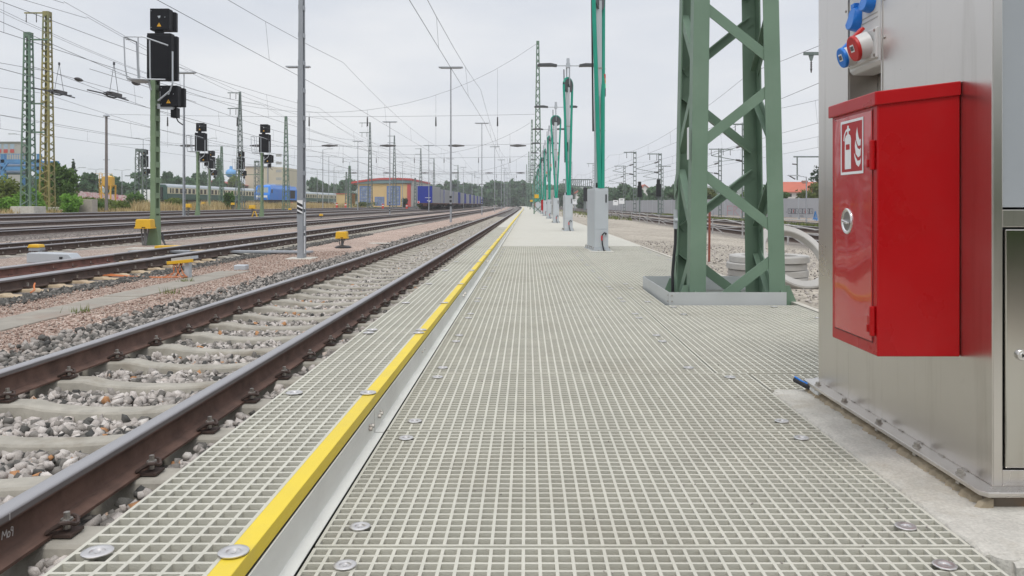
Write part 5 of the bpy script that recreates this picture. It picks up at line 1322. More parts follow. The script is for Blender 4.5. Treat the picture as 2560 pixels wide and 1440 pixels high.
def loco():
    x, y = -51.0, 152.0; z = ter(x) + .15; t = thing('diesel_locomotive', 'bright blue diesel locomotive with white stripe on its nose', 'locomotive', (x,y,z))
    mb = M('loco_blue', (.006,.20,.72), .35, 0, .05, 1, coat=.3); L = 18; w = 1.48
    b = MB(); rings = []
    for yy, zt, zc in ((-.02,2.15,2.15),(.02,2.25,2.3),(.55,3.75,3.85),(.95,4.0,4.1),(1.6,4.05,4.15),(L,4.05,4.15)):
        rings.append([(-w,yy,1.15),(w,yy,1.15),(w,yy,min(zt,3.3)),(w*.86,yy,zt),(-w*.86,yy,zt),(-w,yy,min(zt,3.3))])
    b.loft(rings); bo = b.build('body', mb, t, bevel=.04)
    b = MB(); b.add([(-1.12,.095,2.55),(1.12,.095,2.55),(1.0,.47,3.55),(-1.0,.47,3.55)], [(0,1,2,3)]); b.build('windscreen', M('windscreen', (.28,.34,.36), .2), bo)
    b = MB(); b.box(-1.15,1.0,-.04,-.021,1.62,2.02); b.build('white_stripe', m_pict, bo)
    b = MB()
    for s in (-1,1):
        b = MB(); b.cyl((s*1.0,-.05,1.38),(s*1.0,-.02,1.38),.14,n=10); b.build('headlight', m_chrome, t)
        b = MB(); b.cyl((s*.88,-.65,.98),(s*.88,-.10,.98),.13,n=8); b.box(s*.88-.33,s*.88+.33,-.72,-.64,.75,1.15); b.build('buffer', m_under, t)
    b = MB(); b.box(-1.35,1.35,0,L,.35,1.15)
    for yy in (2.5,5.2,12.5,15.3): b.cyl((-.95,yy,.5),(.95,yy,.5),.5,n=14)
    b.build('underframe', m_under, t)
    b = MB(); b.box(w-.005,w+.01,2.2,3.0,1.5,3.4); b.build('cab_door', mb, t)
    b = MB(); b.box(w-.005,w+.012,.9,1.7,2.5,3.2); b.build('side_window', m_glass, t)
    b = MB(); b.box(w-.005,w+.012,13,16.5,1.5,3.2); b.build('side_grille', m_under, t)
    b = MB(); b.box(-1.1,1.1,5,15,4.05,4.35); b.build('roof_hood', m_coachroof, t, bevel=.05)
loco()
m_cblue = M('container_blue', (.008,.028,.30), .5, 0, .06, 1); m_cgrey = M('container_grey', (.33,.34,.35), .6, 0, .06, 1); m_wagon = M('wagon_brown', (.10,.045,.035), .8, 0, .3, 2)
xw = -12.2 ; 
def wagon(y, first):
    x = -13.2 + 0; z = 0
# the container train stands on the fourth track
def wagon_tree(L):
    t = thing('flat_wagon', 'x', 'wagon', (0,0,0), 0, 'container flat wagons')
    b = MB(); b.box(-1.3,1.3,.3,L-.3,.92,1.12); b.box(-.35,.35,.3,L-.3,.6,.92); b.build('deck', m_wagon, t)
    b = MB()
    for y in (1.8,3.6,L-3.6,L-1.8): b.cyl((-.85,y,.46),(.85,y,.46),.46,n=14)
    b.box(-1.1,1.1,1.4,4.0,.4,.75); b.box(-1.1,1.1,L-4.0,L-1.4,.4,.75); b.build('bogies', m_under, t)
    for s in (-1,1):
        b = MB(); b.cyl((s*.88,-.3,.98),(s*.88,.3,.98),.12,n=8); b.cyl((s*.88,-.34,.98),(s*.88,-.28,.98),.24,n=12); b.build('buffer', m_under, t)
    return t
W0 = wagon_tree(19.5); XW = -17.6; zW = -.02
def container(x, y, z, L, h, end, side, label, mark=False):
    t = thing('container', label, 'container', (x,y,z), 0, 'blue and grey containers on the train')
    b = MB(); b.box(-1.26,1.26,.02,L,.0,h)
    for i in range(int(L/.6)): b.box(1.26,1.285,.3+.6*i,.55+.6*i,.1,h-.1)
    b.build('walls', side, t)
    b = MB(); b.box(-1.27,1.27,-.02,.02,.0,h)
    for xx in (-.9,-.3,.3,.9): b.cyl((xx,-.04,.1),(xx,-.04,h-.1),.02,n=6)
    e = b.build('door_end', end, t)
    if mark:
        b = MB(); b.box(.05,1.0,-.052,-.045,.86,.94); b.build('white_lettering', m_pict, e)
        b = MB(); b.box(.35,1.05,-.052,-.045,.32,.42); b.build('white_number', m_pict, e)
        b = MB(); b.prism([(.55,.22),(.72,.05),(.89,.22),(.72,.39)], 'y', -.058, -.053); b.build('white_diamond', m_pict, e)
    return t
YW0 = 136
OW = ['nearest','second','third','fourth','fifth','sixth','seventh','eighth','last']
for i in range(9):
    y = YW0 + 20.2*i; xo = XW + bend(y)*.7
    o = W0 if i == 0 else copy_tree(W0); o.location = (xo,y,zW); tag(o, f'brown flat wagon carrying containers, {OW[i]} of the train')
    hts = 2.75 if i == 0 else 2.7
    if i in (0,): container(xo,y+.4,zW+1.13,12.2,2.9,m_cblue,m_cgrey,'tall blue-ended container with white lettering on the nearest wagon', True); container(xo,y+12.9,zW+1.13,6.1,2.6,m_cblue,m_cgrey,'short container behind the tall blue-ended one on the nearest wagon')
    elif i == 1: container(xo,y+.4,zW+1.13,12.2,2.65,m_cblue,m_cgrey,'blue-ended container with white diamond on the second wagon', True); container(xo,y+12.9,zW+1.13,6.1,2.6,m_cblue,m_cgrey,'short container at the rear of the second wagon')
    else: container(xo,y+.4,zW+1.13,12.2,2.65,m_cblue,m_cgrey,f'long grey container with blue end on the {OW[i]} wagon'); container(xo,y+12.9,zW+1.13,6.1,2.65,m_cblue,m_cblue,f'short blue container at the rear of the {OW[i]} wagon')
t = thing('tail_disc', 'red and white round tail disc on the nearest wagon', 'tail sign', (XW-1.05,YW0-.42,zW+1.0)); 
b = MB(); b.cyl((0,-.02,.25),(0,.02,.25),.22,n=16); b.build('disc', m_pict, t); b = MB(); b.prism([(-.22,.25),(0,.03),(.22,.25),(0,.47)], 'y', -.026, -.021); b.build('red_mark', m_bred, t); b = MB(); b.cyl((0,0,-.05),(0,0,.25),.02,n=6); b.build('stem', m_blk, t)

# ---------------------------------------------------------------- buildings
def win(t, x0, x1, y, z0, z1, mat, name='window'):
    b = MB(); b.box(x0,x1,y-.06,y,z0,z1); return b.build(name, mat, t)
m_yel_wall = M('hall_ochre', (.60,.44,.22), .8, 0, .04, .5); m_redroof = M('roof_red', (.50,.075,.07), .7, 0, .06, .5); m_teal = M('fascia_teal', (.16,.25,.27), .6, 0, .05, .5)
m_bluef = M('frame_blue', (.10,.18,.42), .5, 0, .05, 1); m_glz = M('hall_glazing', (.22,.26,.33), .25, 0, .4, 1.2); m_palew = M('panel_pale', (.50,.49,.43), .8, 0, .06, .6)
def hall():
    Y = 215.0; zg = ter(-40); xl, xr = atx(880,Y), atx(1027,Y); z = lambda py: atz(py,Y)-zg
    t = thing('yellow_hall', 'low ochre railway hall with curved red roof edge and tall blue-framed windows', 'building', (0,Y,zg))
    b = MB(); b.box(xl+1.5,xr,0,40,0,z(459)); b.build('wall', m_yel_wall, t)
    n = 14; low, up1, up2 = [], [], []
    for i in range(n+1):
        f = i/n; x = xl-.4+(xr-xl+.8)*f; py = 455-10.5*math.sin(min(1,f/.62)*1.5708) if f < .62 else 444.5+1.8*((f-.62)/.38)**2; low.append((x,z(460-3*f))); up1.append((x,z(py+5))); up2.append((x,z(py)))
    b = MB(); b.prism(low + up1[::-1], 'y', -.5, 0); b.build('fascia', m_teal, t)
    b = MB(); b.prism(up1 + up2[::-1], 'y', -.7, 40); b.build('roof', m_redroof, t)
    b = MB(); b.box(atx(1018,Y)-.0,atx(1027,Y),-.12,0,0,z(460)); b.build('red_pilaster', m_redroof, t)
    b = MB(); b.box(xr+.02,xr+.2,.2,40,0,z(452)); b.box(xr+.2,xr+.3,0,.5,0,z(452)); b.build('side_wall', m_palew, t)
    for i in range(6):
        b = MB(); b.box(xr+.2,xr+.27,3+6*i,7.2+6*i,.6,z(462)); b.build('side_panel', m_cgrey if i % 2 else m_palew, t)
    for p0, p1 in ((899,927),(967,1001)):
        a0, a1 = atx(p0,Y), atx(p1,Y); f = win(t,a0,a1,0,.4,z(465),m_bluef)
        nx = 4; nz = 6
        for i in range(nx):
            pass
        b = MB()
        for i in range(nx):
            for k in range(nz):
                w_ = (a1-a0-.5)/nx; h_ = (z(465)-.9)/nz; b.box(a0+.25+w_*i+.07,a0+.25+w_*(i+1)-.07,-.09,-.061,.6+h_*k+.08,.6+h_*(k+1)-.08)
        b.build('pane', m_glz, f)
    f = win(t,atx(937,Y),atx(961,Y),0,.3,z(492),m_bluef,'gate'); b = MB()
    for i in range(5):
        w_ = (atx(961,Y)-atx(937,Y)-.3)/5; b.box(atx(937,Y)+.15+w_*i+.1,atx(937,Y)+.15+w_*(i+1)-.1,-.09,-.061,.5,z(494))
    b.build('pane', m_glz, f)
    b = MB(); b.box(atx(841,Y),atx(868,Y),0,10,0,z(485)); b.build('annex_wall', m_yel_wall, t); b = MB(); b.box(atx(840,Y),atx(869,Y),-.2,10.2,z(485),z(483.5)); b.build('annex_roof', m_redroof, t)
hall()
def beige():
    Y = 290.0; zg = .6; z = lambda py: atz(py,Y)-zg
    t = thing('beige_block', 'tall plain beige industrial block behind the blue locomotive', 'building', (0,Y,zg)); m = M('beige_wall', (.55,.49,.385), .85, 0, .05, .3)
    b = MB(); b.box(atx(613,Y),atx(707,Y),0,20,0,z(418)); b.build('wall', m, t); b = MB(); b.box(atx(612,Y),atx(675,Y),-.3,20.3,z(418),z(415)); b.build('roof', m_cgrey, t)
    for k in range(5):
        win(t,atx(690,Y),atx(704,Y),0,z(470)+3.2*k*.9,z(470)+3.2*k*.9+1.0,M('window_grey', (.38,.38,.37), .3))
    b = MB(); b.box(atx(670,Y)-.2,atx(670,Y)+.2,-.3,0,0,z(410)); b.build('stack_pipe', m_grey, t)
beige()
def shed(px0, px1, ridge, eave, Y, label, wall, roof, D=14):
    zg = .5; z = lambda py: atz(py,Y)-zg; x0, x1 = atx(px0,Y), atx(px1,Y); xm = x0 + (x1-x0)*.38
    t = thing('shed', label, 'building', (0,Y,zg), 0)
    b = MB(); b.prism([(x0,0),(x1,0),(x1,z(eave)),(xm,z(ridge)),(x0,z(eave))], 'y', 0, D); b.build('wall', wall, t)
    b = MB(); b.prism([(x0-.4,z(eave)),(xm,z(ridge)+.02),(x1+.4,z(eave)),(x1+.4,z(eave)+.35),(xm,z(ridge)+.4),(x0-.4,z(eave)+.35)], 'y', -.5, D+.5); b.build('roof', roof, t)
    b = MB(); b.box(x0+1,x0+2.2,-.06,0,1,2.2); b.build('window', m_glass, t)
shed(490, 594, 454, 464, 280, 'dark gabled shed with dull red roof behind the coaches', M('shed_brown', (.12,.085,.075), .8), M('roof_dull_red', (.40,.13,.12), .8))
# blue spherical tank
Y = 300; x = atx(578,Y); t = thing('blue_tank', 'pale blue drop-shaped tank with a small neck above the trees', 'tank', (x,Y,.6)); zc = atz(433,Y)-.6; r = 2.05
b = MB(); b.lathe([(0,zc-1.6)] + [(r*math.cos(a), zc+r*.85*math.sin(a)) for a in [R(-60+12*i) for i in range(12)]] + [(.62,zc+1.75),(.60,zc+2.6),(.45,zc+2.7),(0,zc+2.7)], 20); b.build('vessel', M('tank_blue', (.13,.36,.68), .45), t, smooth=True)
b = MB(); b.cyl((0,0,0),(0,0,zc-1.2),.8,n=12); b.build('tower_stem', m_palew, t)
# blue steel frame and grey block at the left edge
Y = 128; zg = .75; zz = lambda py: atz(py,Y)-zg
t = thing('pipe_bridge', 'blue painted steel pipe bridge on columns at the left edge', 'steel frame', (0,Y,zg)); m_bl = M('frame_sky_blue', (.09,.25,.50), .6, 0, .12, .8)
b = MB()
for py in (403,421): b.box(atx(-60,Y),atx(98,Y),0,.5,zz(py)-.25,zz(py)+.3); b.box(atx(-60,Y),atx(98,Y),5,5.5,zz(py)-.25,zz(py)+.3)
b.build('girder', m_bl, t)
b = MB()
for i in range(28): xx = atx(-60,Y)+i*.38; b.box(xx,xx+.05,-.02,.04,zz(400),zz(386))
b.box(atx(-60,Y),atx(98,Y),-.02,.04,zz(386),zz(384.5)); b.build('railing', m_bl, t)
for px in (-40,6,96):
    b = MB(); b.box(atx(px,Y)-.3,atx(px,Y)+.3,0,.5,0,zz(385)); b.box(atx(px,Y)-.3,atx(px,Y)+.3,5,5.5,0,zz(403)); b.build('column', m_bl, t)
b = MB(); b.cyl((atx(-60,Y),2.5,zz(430)),(atx(50,Y),2.5,zz(430)),.35,n=10); b.cyl((atx(-60,Y),3.5,zz(412)),(atx(80,Y),3.5,zz(412)),.3,n=10); b.build('pipe', M('pipe_dull', (.16,.20,.26), .7), t)
b = MB(); b.bar((atx(6,Y),0,zz(425)),(atx(20,Y),0,zz(405)),.25,.25); b.build('brace', m_bl, t)
Y2 = 190; zg = .8; z2 = lambda py: atz(py,Y2)-zg
t = thing('grey_block', 'pale grey block with red-striped windows behind the blue frame', 'building', (0,Y2,zg)); b = MB(); b.box(atx(-80,Y2),atx(52,Y2),0,2.5,0,z2(356)); b.build('wall', M('block_grey', (.40,.385,.37), .8, 0, .05, .4), t)
b = MB(); b.box(atx(-80,Y2),atx(53,Y2),-.3,2.7,z2(356),z2(354)); b.build('roof', m_cgrey, t)
for i in range(7):
    x0 = atx(36,Y2)-1.55*i; f = win(t,x0-1.0,x0,0,z2(382),z2(360),M('window_pale_blue', (.33,.42,.52), .3)); b = MB(); b.box(x0-1.0,x0,-.09,-.061,z2(382),z2(373)); b.build('red_panel', m_redroof, f)
# yellow silo
Y = 120; x = atx(267,Y); zg = ter(x); z = lambda py: atz(py,Y)-zg
m_silo = M('silo_yellow', (.66,.37,.05), .55, 0, .08, .8); t = thing('silo', 'yellow bulk silo on legs with a ladder cage', 'silo', (x,Y,zg))
b = MB(); b.cyl((.25,0,z(464)),(.25,0,z(443)),.85,n=16); b.cyl((.25,0,z(474)),(.25,0,z(464)),.3,.85,16); b.cyl((.25,0,z(443)),(.25,0,z(439)),.85,.3,16); b.build('vessel', m_silo, t, smooth=True)
b = MB()
for dx in (-.45,.95):
    for dy in (-.7,.7): b.box(dx-.09,dx+.09,dy-.09,dy+.09,0,z(462))
b.bar((-.45,-.7,.6),(.95,-.7,2.2),.1,.1); b.bar((.95,-.7,.6),(-.45,-.7,2.2),.1,.1); b.build('leg', m_silo, t)
b = MB()
for dx in (-1.15,-.75): b.box(dx-.03,dx+.03,-.03,.03,.8,z(434))
for k in range(16): b.box(-1.15,-.75,-.02,.02,1+.27*k,1.04+.27*k)
b.box(-1.2,1.3,-.9,-.86,z(434)-.04,z(434)); b.box(1.26,1.3,-.9,-.86,z(443),z(434)); b.box(-.2,-.16,-.9,-.86,z(443),z(434)); b.build('ladder', m_silo, t)
# red and white low wall of stored wagons / hoarding by the silo
Y = 140; t = thing('hoarding', 'low pink and red streaked hoarding behind the bushes at the left', 'hoarding', (0,Y,.75))
def streak():
    m, nt, b = nodes_of('hoarding_streaks'); co = geopos(nt); n = noise(nt, co, .9, 4, .7)
    r = ramp(nt, n.outputs['Fac'], [(.36,(.60,.12,.14)),(.44,(.55,.30,.34)),(.52,(.62,.55,.56)),(.60,(.58,.22,.27)),(.68,(.60,.45,.44))]); link(nt, r.outputs[0], b.inputs['Base Color']); b.inputs['Roughness'].default_value = .7; return m
m_str = streak()
for i in range(9):
    b = MB(); x0 = atx(188,Y)+i*1.25; b.box(x0,x0+1.22,0,.2,0,atz(478+i*1.6,Y)-.75); b.build('board', m_str, t)
t = thing('white_van_body', 'small white box body standing right of the grey gantry foot', 'box', (atx(366,110),110,.3)); b = MB(); b.box(-1.0,1.0,0,2,.4,2.6); b.build('body', m_pict, t, bevel=.05); b = MB(); b.box(-.9,.9,.1,1.9,.05,.39); b.build('base', m_under, t)
b = MB(); x = atx(213,62); b.box(-.55,.55,0,.8,0,1.15); o = b.build('cable_cabinet', M('cab_concrete', (.40,.36,.31), .9), loc=(x,62,ter(x)), bevel=.03); tag(o, 'weathered pale cable cabinet in the dry grass right of the left masts', 'cable cabinet')
# orange barrels/posts by the hall
for px, l in ((730,'red post left of the near mast, in dry grass'),(842,'orange marker left of the hall'),(864,'orange marker in front of the hall annex'),(957,'orange marker below the hall gate'),(1017,'orange marker right of the hall window')):
    Y = 150; x = atx(px,Y); t = thing('marker_post', 'small ' + l, 'marker', (x,Y,ter(x)+.1), 0, 'orange markers by the yard edge')
    b = MB(); b.cyl((0,0,0),(0,0,.9),.22,.16,8); b.build('body', m_bred, t); b = MB(); b.cyl((0,0,.5),(0,0,.65),.21,.195,8); b.build('white_band', m_pict, t)
# red-roofed house behind the noise barrier
Y = 150; zg = -.5; z = lambda py: atz(py,Y)-zg; x0, x1 = atx(1950,Y), atx(2120,Y)
t = thing('red_roof_house', 'white house with long orange-red roof behind the noise barrier', 'house', (0,Y,zg))
b = MB(); b.prism([(0,0),(9,0),(9,z(480)),(4.5,z(456)),(0,z(480))], 'x', x0+.4, x1-.4); b.build('wall', M('house_white', (.72,.71,.68), .8, 0, .03, .5), t)
b = MB(); b.prism([(-.6,z(481)),(4.5,z(455)),(9.6,z(481)),(9.6,z(479)),(4.5,z(453)),(-.6,z(479))], 'x', x0, x1); rf = b.build('roof', M('roof_orange', (.47,.13,.08), .85, 0, .1, .6), t)
b = MB(); b.box(x0+5.6,x0+6.6,3.6,4.4,z(458),z(450)); b.build('chimney', M('chimney_brick', (.30,.17,.13), .9), rf)
for k in range(6):
    f = win(t,x0+1.2+2.1*k,x0+2.2+2.1*k,0,z(492),z(484),m_glass)
for px0, px1, r_, e_, Y, l in ((1530,1552,480,487,330,'tiny red-roofed house in the trees left of the battened masts'),(1600,1630,463,478,340,'distant house with brown roof in the trees behind the barrier'),(1440,1462,477,484,330,'tiny house with pink roof beyond the signal gantry')):
    shed(px0, px1, r_, e_, Y, l, M('house_white', (.7,.7,.68), .8), M('roof_orange', (.47,.13,.08), .85), 8)
# ---------------------------------------------------------------- noise barrier with posts and graffiti
m_bar = M('barrier_grey', (.40,.41,.435), .75, 0, .05, .4, (.33,.34,.36), .3, .2)
m_base = M('barrier_base', (.62,.62,.60), .8, 0, .05, .5)
PB = [(17.8,300),(19.6,240),(21.5,190),(24.2,140),(27.6,110),(31.8,85),(37.5,58),(44,40)]
t = thing('noise_barrier', 'long grey noise barrier of panels between posts, with white footing', 'noise barrier', (0,0,0))
for i in range(len(PB)-1):
    (xa,ya),(xb,yb) = PB[i], PB[i+1]; L = math.hypot(xb-xa,yb-ya); n = max(1,int(L/4.5)); zt = .848+.70 if True else 0
    for k in range(n):
        f0, f1 = k/n, (k+1)/n; p = Vector((xa+(xb-xa)*f0, ya+(yb-ya)*f0, 0)); q = Vector((xa+(xb-xa)*f1, ya+(yb-ya)*f1, 0)); d = (q-p).normalized()
        zz_ = 1.55 + .35*max(0,(p.y-90)/210)
        b = MB(); b.bar(p+d*.1+Vector((0,0,(zz_-.80)/2+.06)), q-d*.1+Vector((0,0,(zz_-.80)/2+.06)), .14, zz_+.80-.14); b.build('panel', m_bar, t)
        b = MB(); b.bar(p+Vector((0,0,-.98)), q+Vector((0,0,-.98)), .22, .34); b.build('footing', m_base, t)
        b = MB(); b.box(p.x-.10,p.x+.10,p.y-.12,p.y+.12,-1.1,zz_+.05); b.build('post', m_greyl, t)
# graffiti: painted letters lie on the panels as thin films
(xa,ya),(xb,yb) = PB[5], PB[4]
def onwall(px, py):
    """point on the barrier face seen at a photo pixel"""
    k = (px-VX)/F
    for (xa,ya),(xb,yb) in zip(PB[:-1],PB[1:]):
        den = (xb-xa) - k*(yb-ya)
        if abs(den) < 1e-9: continue
        s = (k*ya - xa)/den
        if 0 <= s <= 1:
            y = ya+(yb-ya)*s; x = xa+(xb-xa)*s; n = Vector((yb-ya, -(xb-xa), 0)).normalized()
            if n.dot(Vector((-x,-y,0))) < 0: n = -n
            return Vector((x,y,atz(py,y))) + n*.085
    return None
def strokes(name, label, lines, mat, wpx):
    b = MB()
    for ln in lines:
        pts = [onwall(*p) for p in ln]
        if any(p is None for p in pts): continue
        for p, q in zip(pts[:-1], pts[1:]): b.bar(p, q, .012, wpx*p.y/F, (0,0,1)) if abs((q-p).z) < (q-p).length*.9 else b.bar(p, q, wpx*p.y/F, .012, (0,1,0))
    if b.v: tag(b.build(name, mat), label, 'graffiti', 'graffiti on the noise barrier')
m_gp = M('graffiti_pink', (.52,.20,.22), .7); m_gk = M('graffiti_black', (.05,.055,.07), .6); m_gb = M('graffiti_blue', (.05,.24,.58), .6)
strokes('graffiti', 'faint pink outline letters sprayed on the barrier behind the tower', [[(1832,515),(1820,515),(1820,538)],[(1820,526),(1830,526)],[(1836,538),(1836,515),(1845,519),(1838,526),(1847,538)],[(1852,518),(1856,534),(1859,536)]], m_gp, 1.1)
strokes('graffiti', 'row of dark blocky graffiti letters on the barrier left of the cabinet', [[(1972+9*i,522),(1980+9*i,522),(1980+9*i,534),(1972+9*i,534),(1972+9*i,522)] for i in range(7)] + [[(1975+9*i,526),(1978+9*i,531)] for i in range(7)] + [[(1975,540),(1981,540)],[(2002,540),(2010,540)],[(1966,530),(1969,530)]], m_gk, 1.0)
strokes('graffiti', 'red strokes between the dark graffiti letters', [[(1986,524),(1985,532)],[(2016,523),(2015,533)]], M('graffiti_red', (.6,.06,.06), .6), 2)
strokes('graffiti', 'bright blue spiky graffiti at the right end of the barrier', [[(2032,552),(2037,543),(2040,528),(2044,543),(2046,553)],[(2034,547),(2046,547)],[(2037,550),(2050,550)],[(2040,532),(2040,552)],[(2044,540),(2044,552)]], m_gb, 3)
# ---------------------------------------------------------------- low guard rail along the right-hand track
t = thing('guard_rail', 'low pale cable guard rail of two bars along the nearest right-hand track', 'guard rail', (0,0,0)); mm = M('rail_pale', (.45,.44,.43), .6, .2)
RY = [16 + 2.4*i for i in range(34)]
def gx(y): return 8.35 + .12*math.sin(y*.33) - .00*y
b = MB(); b.tube([(gx(y),y,.16+.06*math.sin(y)) for y in RY], .024, 6); b.tube([(gx(y)+.02,y,-.08+.06*math.sin(y*1.7)) for y in RY], .024, 6); b.build('bar', mm, t, smooth=True)
for y in RY[::2]: 
    b = MB(); b.bar((gx(y),y,-.46),(gx(y)+.01,y,.22),.05,.05); b.bar((gx(y),y,-.1),(gx(y)+.5,y,-.44),.04,.04); b.build('post', mm, t)
# concrete rings by the tower
m_ring = M('ring_concrete', (.47,.455,.43), .9, 0, .08, 3, (.36,.34,.30), .5, 2, .2, 60)
def cring(ro, ri, h): 
    b = MB(); b.lathe([(ri,0),(ro,0),(ro,h-.015),(ro-.015,h),(ri+.01,h),(ri,h-.01)], 40, closed=True); return b
Yr = 10.6; xr = atx(1918,Yr); zr = ter(xr)-.02
for i, (dx, dy) in enumerate(((0,0),(.012,.01),(-.015,0),(.02,-.012))):
    o = cring(.52,.36,.085).build('concrete_ring', m_ring, smooth=True, loc=(xr+dx,Yr+dy,zr+.092*i)); tag(o, ['lowest','second','third','topmost'][i] + ' flat concrete ring of the stack behind the tower', 'concrete ring', 'concrete manhole rings')
o = cring(.49,.385,.09).build('concrete_ring', m_ring, smooth=True, loc=(atx(1968,10.0)+.02,9.90,zr+.352)); o.rotation_euler = (R(50),0,R(18)); tag(o, 'larger concrete ring leaning tilted against the stack of rings', 'concrete ring', 'concrete manhole rings')
# white marker boards among the right-hand tracks
for px, py, Y, l in ((1554,502,130,'white number board left of the battened masts'),(1539,506,140,'grey number board left of the white one'),(1436,504,150,'white board right of the third hose column')):
    x = atx(px,Y); t = thing('marker_board', 'small ' + l, 'marker board', (x,Y,ter(x)), 0, 'number boards by the right-hand tracks'); h = atz(py,Y)-ter(x)
    b = MB(); b.box(-.45,.45,-.03,.0,h-.5,h+.4); bd = b.build('board', m_pict if 'white' in l else m_greyl, t); b = MB(); b.box(-.22,.22,-.036,-.031,h+.1,h+.2); b.build('black_mark', m_blk, bd); b = MB(); b.cyl((0,.03,0),(0,.03,h),.04,n=6); b.build('post', m_grey, t)
# colour light signals on the right
for px, py, Y, l in ((1599,464,110,'small dark signal beside the battened mast'),(1646,460,100,'small dark signal on the T-arm mast')):
    x = atx(px,Y); zg = ter(x); h = atz(py,Y)-zg; t = thing('light_signal', l + ' right of the platform', 'signal', (x,Y,zg), 0, 'dark signals right of the platform')
    b = MB(); b.box(-.10,.10,-.10,.10,0,h); b.build('post', m_steelg, t); b = MB(); b.box(-.30,.30,-.25,.15,h-1.6,h); b.build('lamp_box', m_sig, t, bevel=.03); b = MB(); b.box(-.2,.2,-.2,.2,h,h+.55); b.build('top_lamp', m_sig, t)
# ---------------------------------------------------------------- vegetation
def leafmat(name, a, b_, c, amt=.35, ps=.7): return toned(name, [(0,a),(.5,b_),(1,c)], .75, ps, amt, trans=.35)
m_leaf = leafmat('leaf_green', (.045,.095,.025), (.10,.185,.045), (.18,.28,.075))
m_leafb = leafmat('leaf_bright', (.09,.20,.03), (.19,.37,.06), (.30,.50,.11))
m_leafd = leafmat('leaf_dark', (.022,.042,.024), (.045,.078,.04), (.075,.115,.055))
m_leafo = leafmat('leaf_olive', (.075,.115,.028), (.155,.205,.05), (.25,.29,.085))
m_leaff = leafmat('leaf_far', (.065,.125,.07), (.105,.185,.10), (.15,.24,.125), .3, .25)
m_leafy = leafmat('leaf_yellowgreen', (.06,.085,.02), (.12,.15,.04), (.20,.23,.07))
m_bark = M('bark', (.10,.075,.055), .95, 0, .25, 3)
def leaves(blobs, n, s, squash=.6):
    """n leaf-sized quads spread through the volume of overlapping blobs [(x,y,z,rx,ry,rz)]"""
    B = np.array(blobs); w = (B[:,3]*B[:,5]); pick = rng.choice(len(B), n, p=w/w.sum()); b = B[pick]
    d = rng.normal(size=(n,3)); d /= np.linalg.norm(d,axis=1)[:,None]; rr = rng.random(n)**.45
    bump_ = 1 + .22*np.sin(d[:,0]*5+pick*1.7)*np.cos(d[:,2]*6+pick)
    C = b[:,:3] + d*(rr*bump_)[:,None]*b[:,3:]
    Rm = rotmats(n); sz = s*rng.uniform(.55,1.3,n)
    q = np.array([(-1,-.0,0),(0,-squash,.12),(1,0,0),(0,squash,.12)])
    V = np.einsum('nij,vj->nvi', Rm, q)*sz[:,None,None] + C[:,None,:]
    Fc = np.arange(n*4).reshape(n,4)
    clump = .5 + .5*np.sin(C[:,0]*2.1/s*.12+pick)*np.sin(C[:,2]*2.3/s*.12+1.3)
    tone = np.clip(.25*rng.random(n) + .45*clump + .25*((pick*0.618) % 1) + .05, 0, 1)
    return V.reshape(-1,3), Fc, tone
def plant(name, label, cat, x, y, blobs, n, s, mat, trunk=None, group=None, z=None):
    z = ter(x) if z is None else z; t = thing(name, label, cat, (x,y,z), 0, group)
    V, Fc, T = leaves(blobs, n, s); put('crown', np_mesh('crown', V, Fc, mat, T), t)
    b = MB()
    h = trunk or max(bb[2] for bb in blobs)*.8; r = .03 + h*.022
    b.cyl((0,0,-.1),(0,0,h*.6),r,r*.6,7); b.cyl((0,0,h*.6),(0,0,h),r*.6,r*.2,6)
    for i in range(4):
        bb = blobs[i % len(blobs)]; b.cyl((0,0,h*(.3+.12*i)),(bb[0]*.8,bb[1]*.8,bb[2]),r*.35,r*.1,5)
    b.build('trunk', m_bark, t); return t
def bushblobs(w, h, k=9, low=.15):
    out = []
    for i in range(k):
        a = random.uniform(0,6.28); q = random.random()**.6; zf = random.uniform(low,.78)
        ww = w*(1-.55*zf); out.append((math.cos(a)*q*ww*.55, math.sin(a)*q*ww*.5, zf*h, w*random.uniform(.24,.40), w*random.uniform(.24,.36), h*random.uniform(.18,.28)))
    return out
def at(px0, px1, top, base, Y, name, label, cat, mat, n, s, k=10, group=None):
    x = atx((px0+px1)/2, Y); w = (px1-px0)*Y/F/2*(1.4 if px1 < 340 else 1.22); zb = min(atz(base, Y), ter(x)); h = (atz(top, Y) - zb)*1.04
    return plant(name, label, cat, x, Y, bushblobs(w, h, k), n, s, mat, group=group, z=min(zb, ter(x)))
# bushes and trees at the left edge
at(-70,75,440,545,66,'bush','dark olive thicket left of the green mast at the left edge','bush',m_leafo,5200,.13,14)
at(-30,62,482,545,60,'bush','bright green bush at the left edge in front of the thicket','bush',m_leafb,3600,.11,10)
at(95,200,404,520,76,'tree','big dark green tree right of the ochre lattice mast','tree',m_leaf,7000,.15,16)
at(60,140,462,525,70,'bush','olive brush between the two left masts','bush',m_leafo,2600,.13,8)
at(130,212,484,540,61,'bush','bright green bush in the dry grass below the big dark tree','bush',m_leafb,3200,.10,9)
at(170,300,490,528,86,'bush','low rusty-green brush right of the big dark tree','bush',m_leafo,2600,.14,9)
at(28,118,474,538,64,'bush','fresh green bush filling the gap behind the left mast block','bush',m_leafb,3800,.12,11)
at(-60,30,462,535,68,'bush','mid green tall bush at the extreme left edge','bush',m_leaf,3800,.14,12)
at(84,128,440,520,79,'tree','slim light green tree between the two left masts and the dark tree','tree',m_leafb,3000,.13,9)
at(205,262,496,534,72,'bush','small green bush left of the weathered cable cabinet','bush',m_leaf,1800,.12,7)
at(262,330,497,530,80,'bush','low tangled green brush right of the mushroom lamp pole','bush',m_leafo,2200,.13,8)
at(300,372,482,530,90,'bush','dark green brush at the gantry foot left of the tall signal','bush',m_leaf,2600,.14,9)
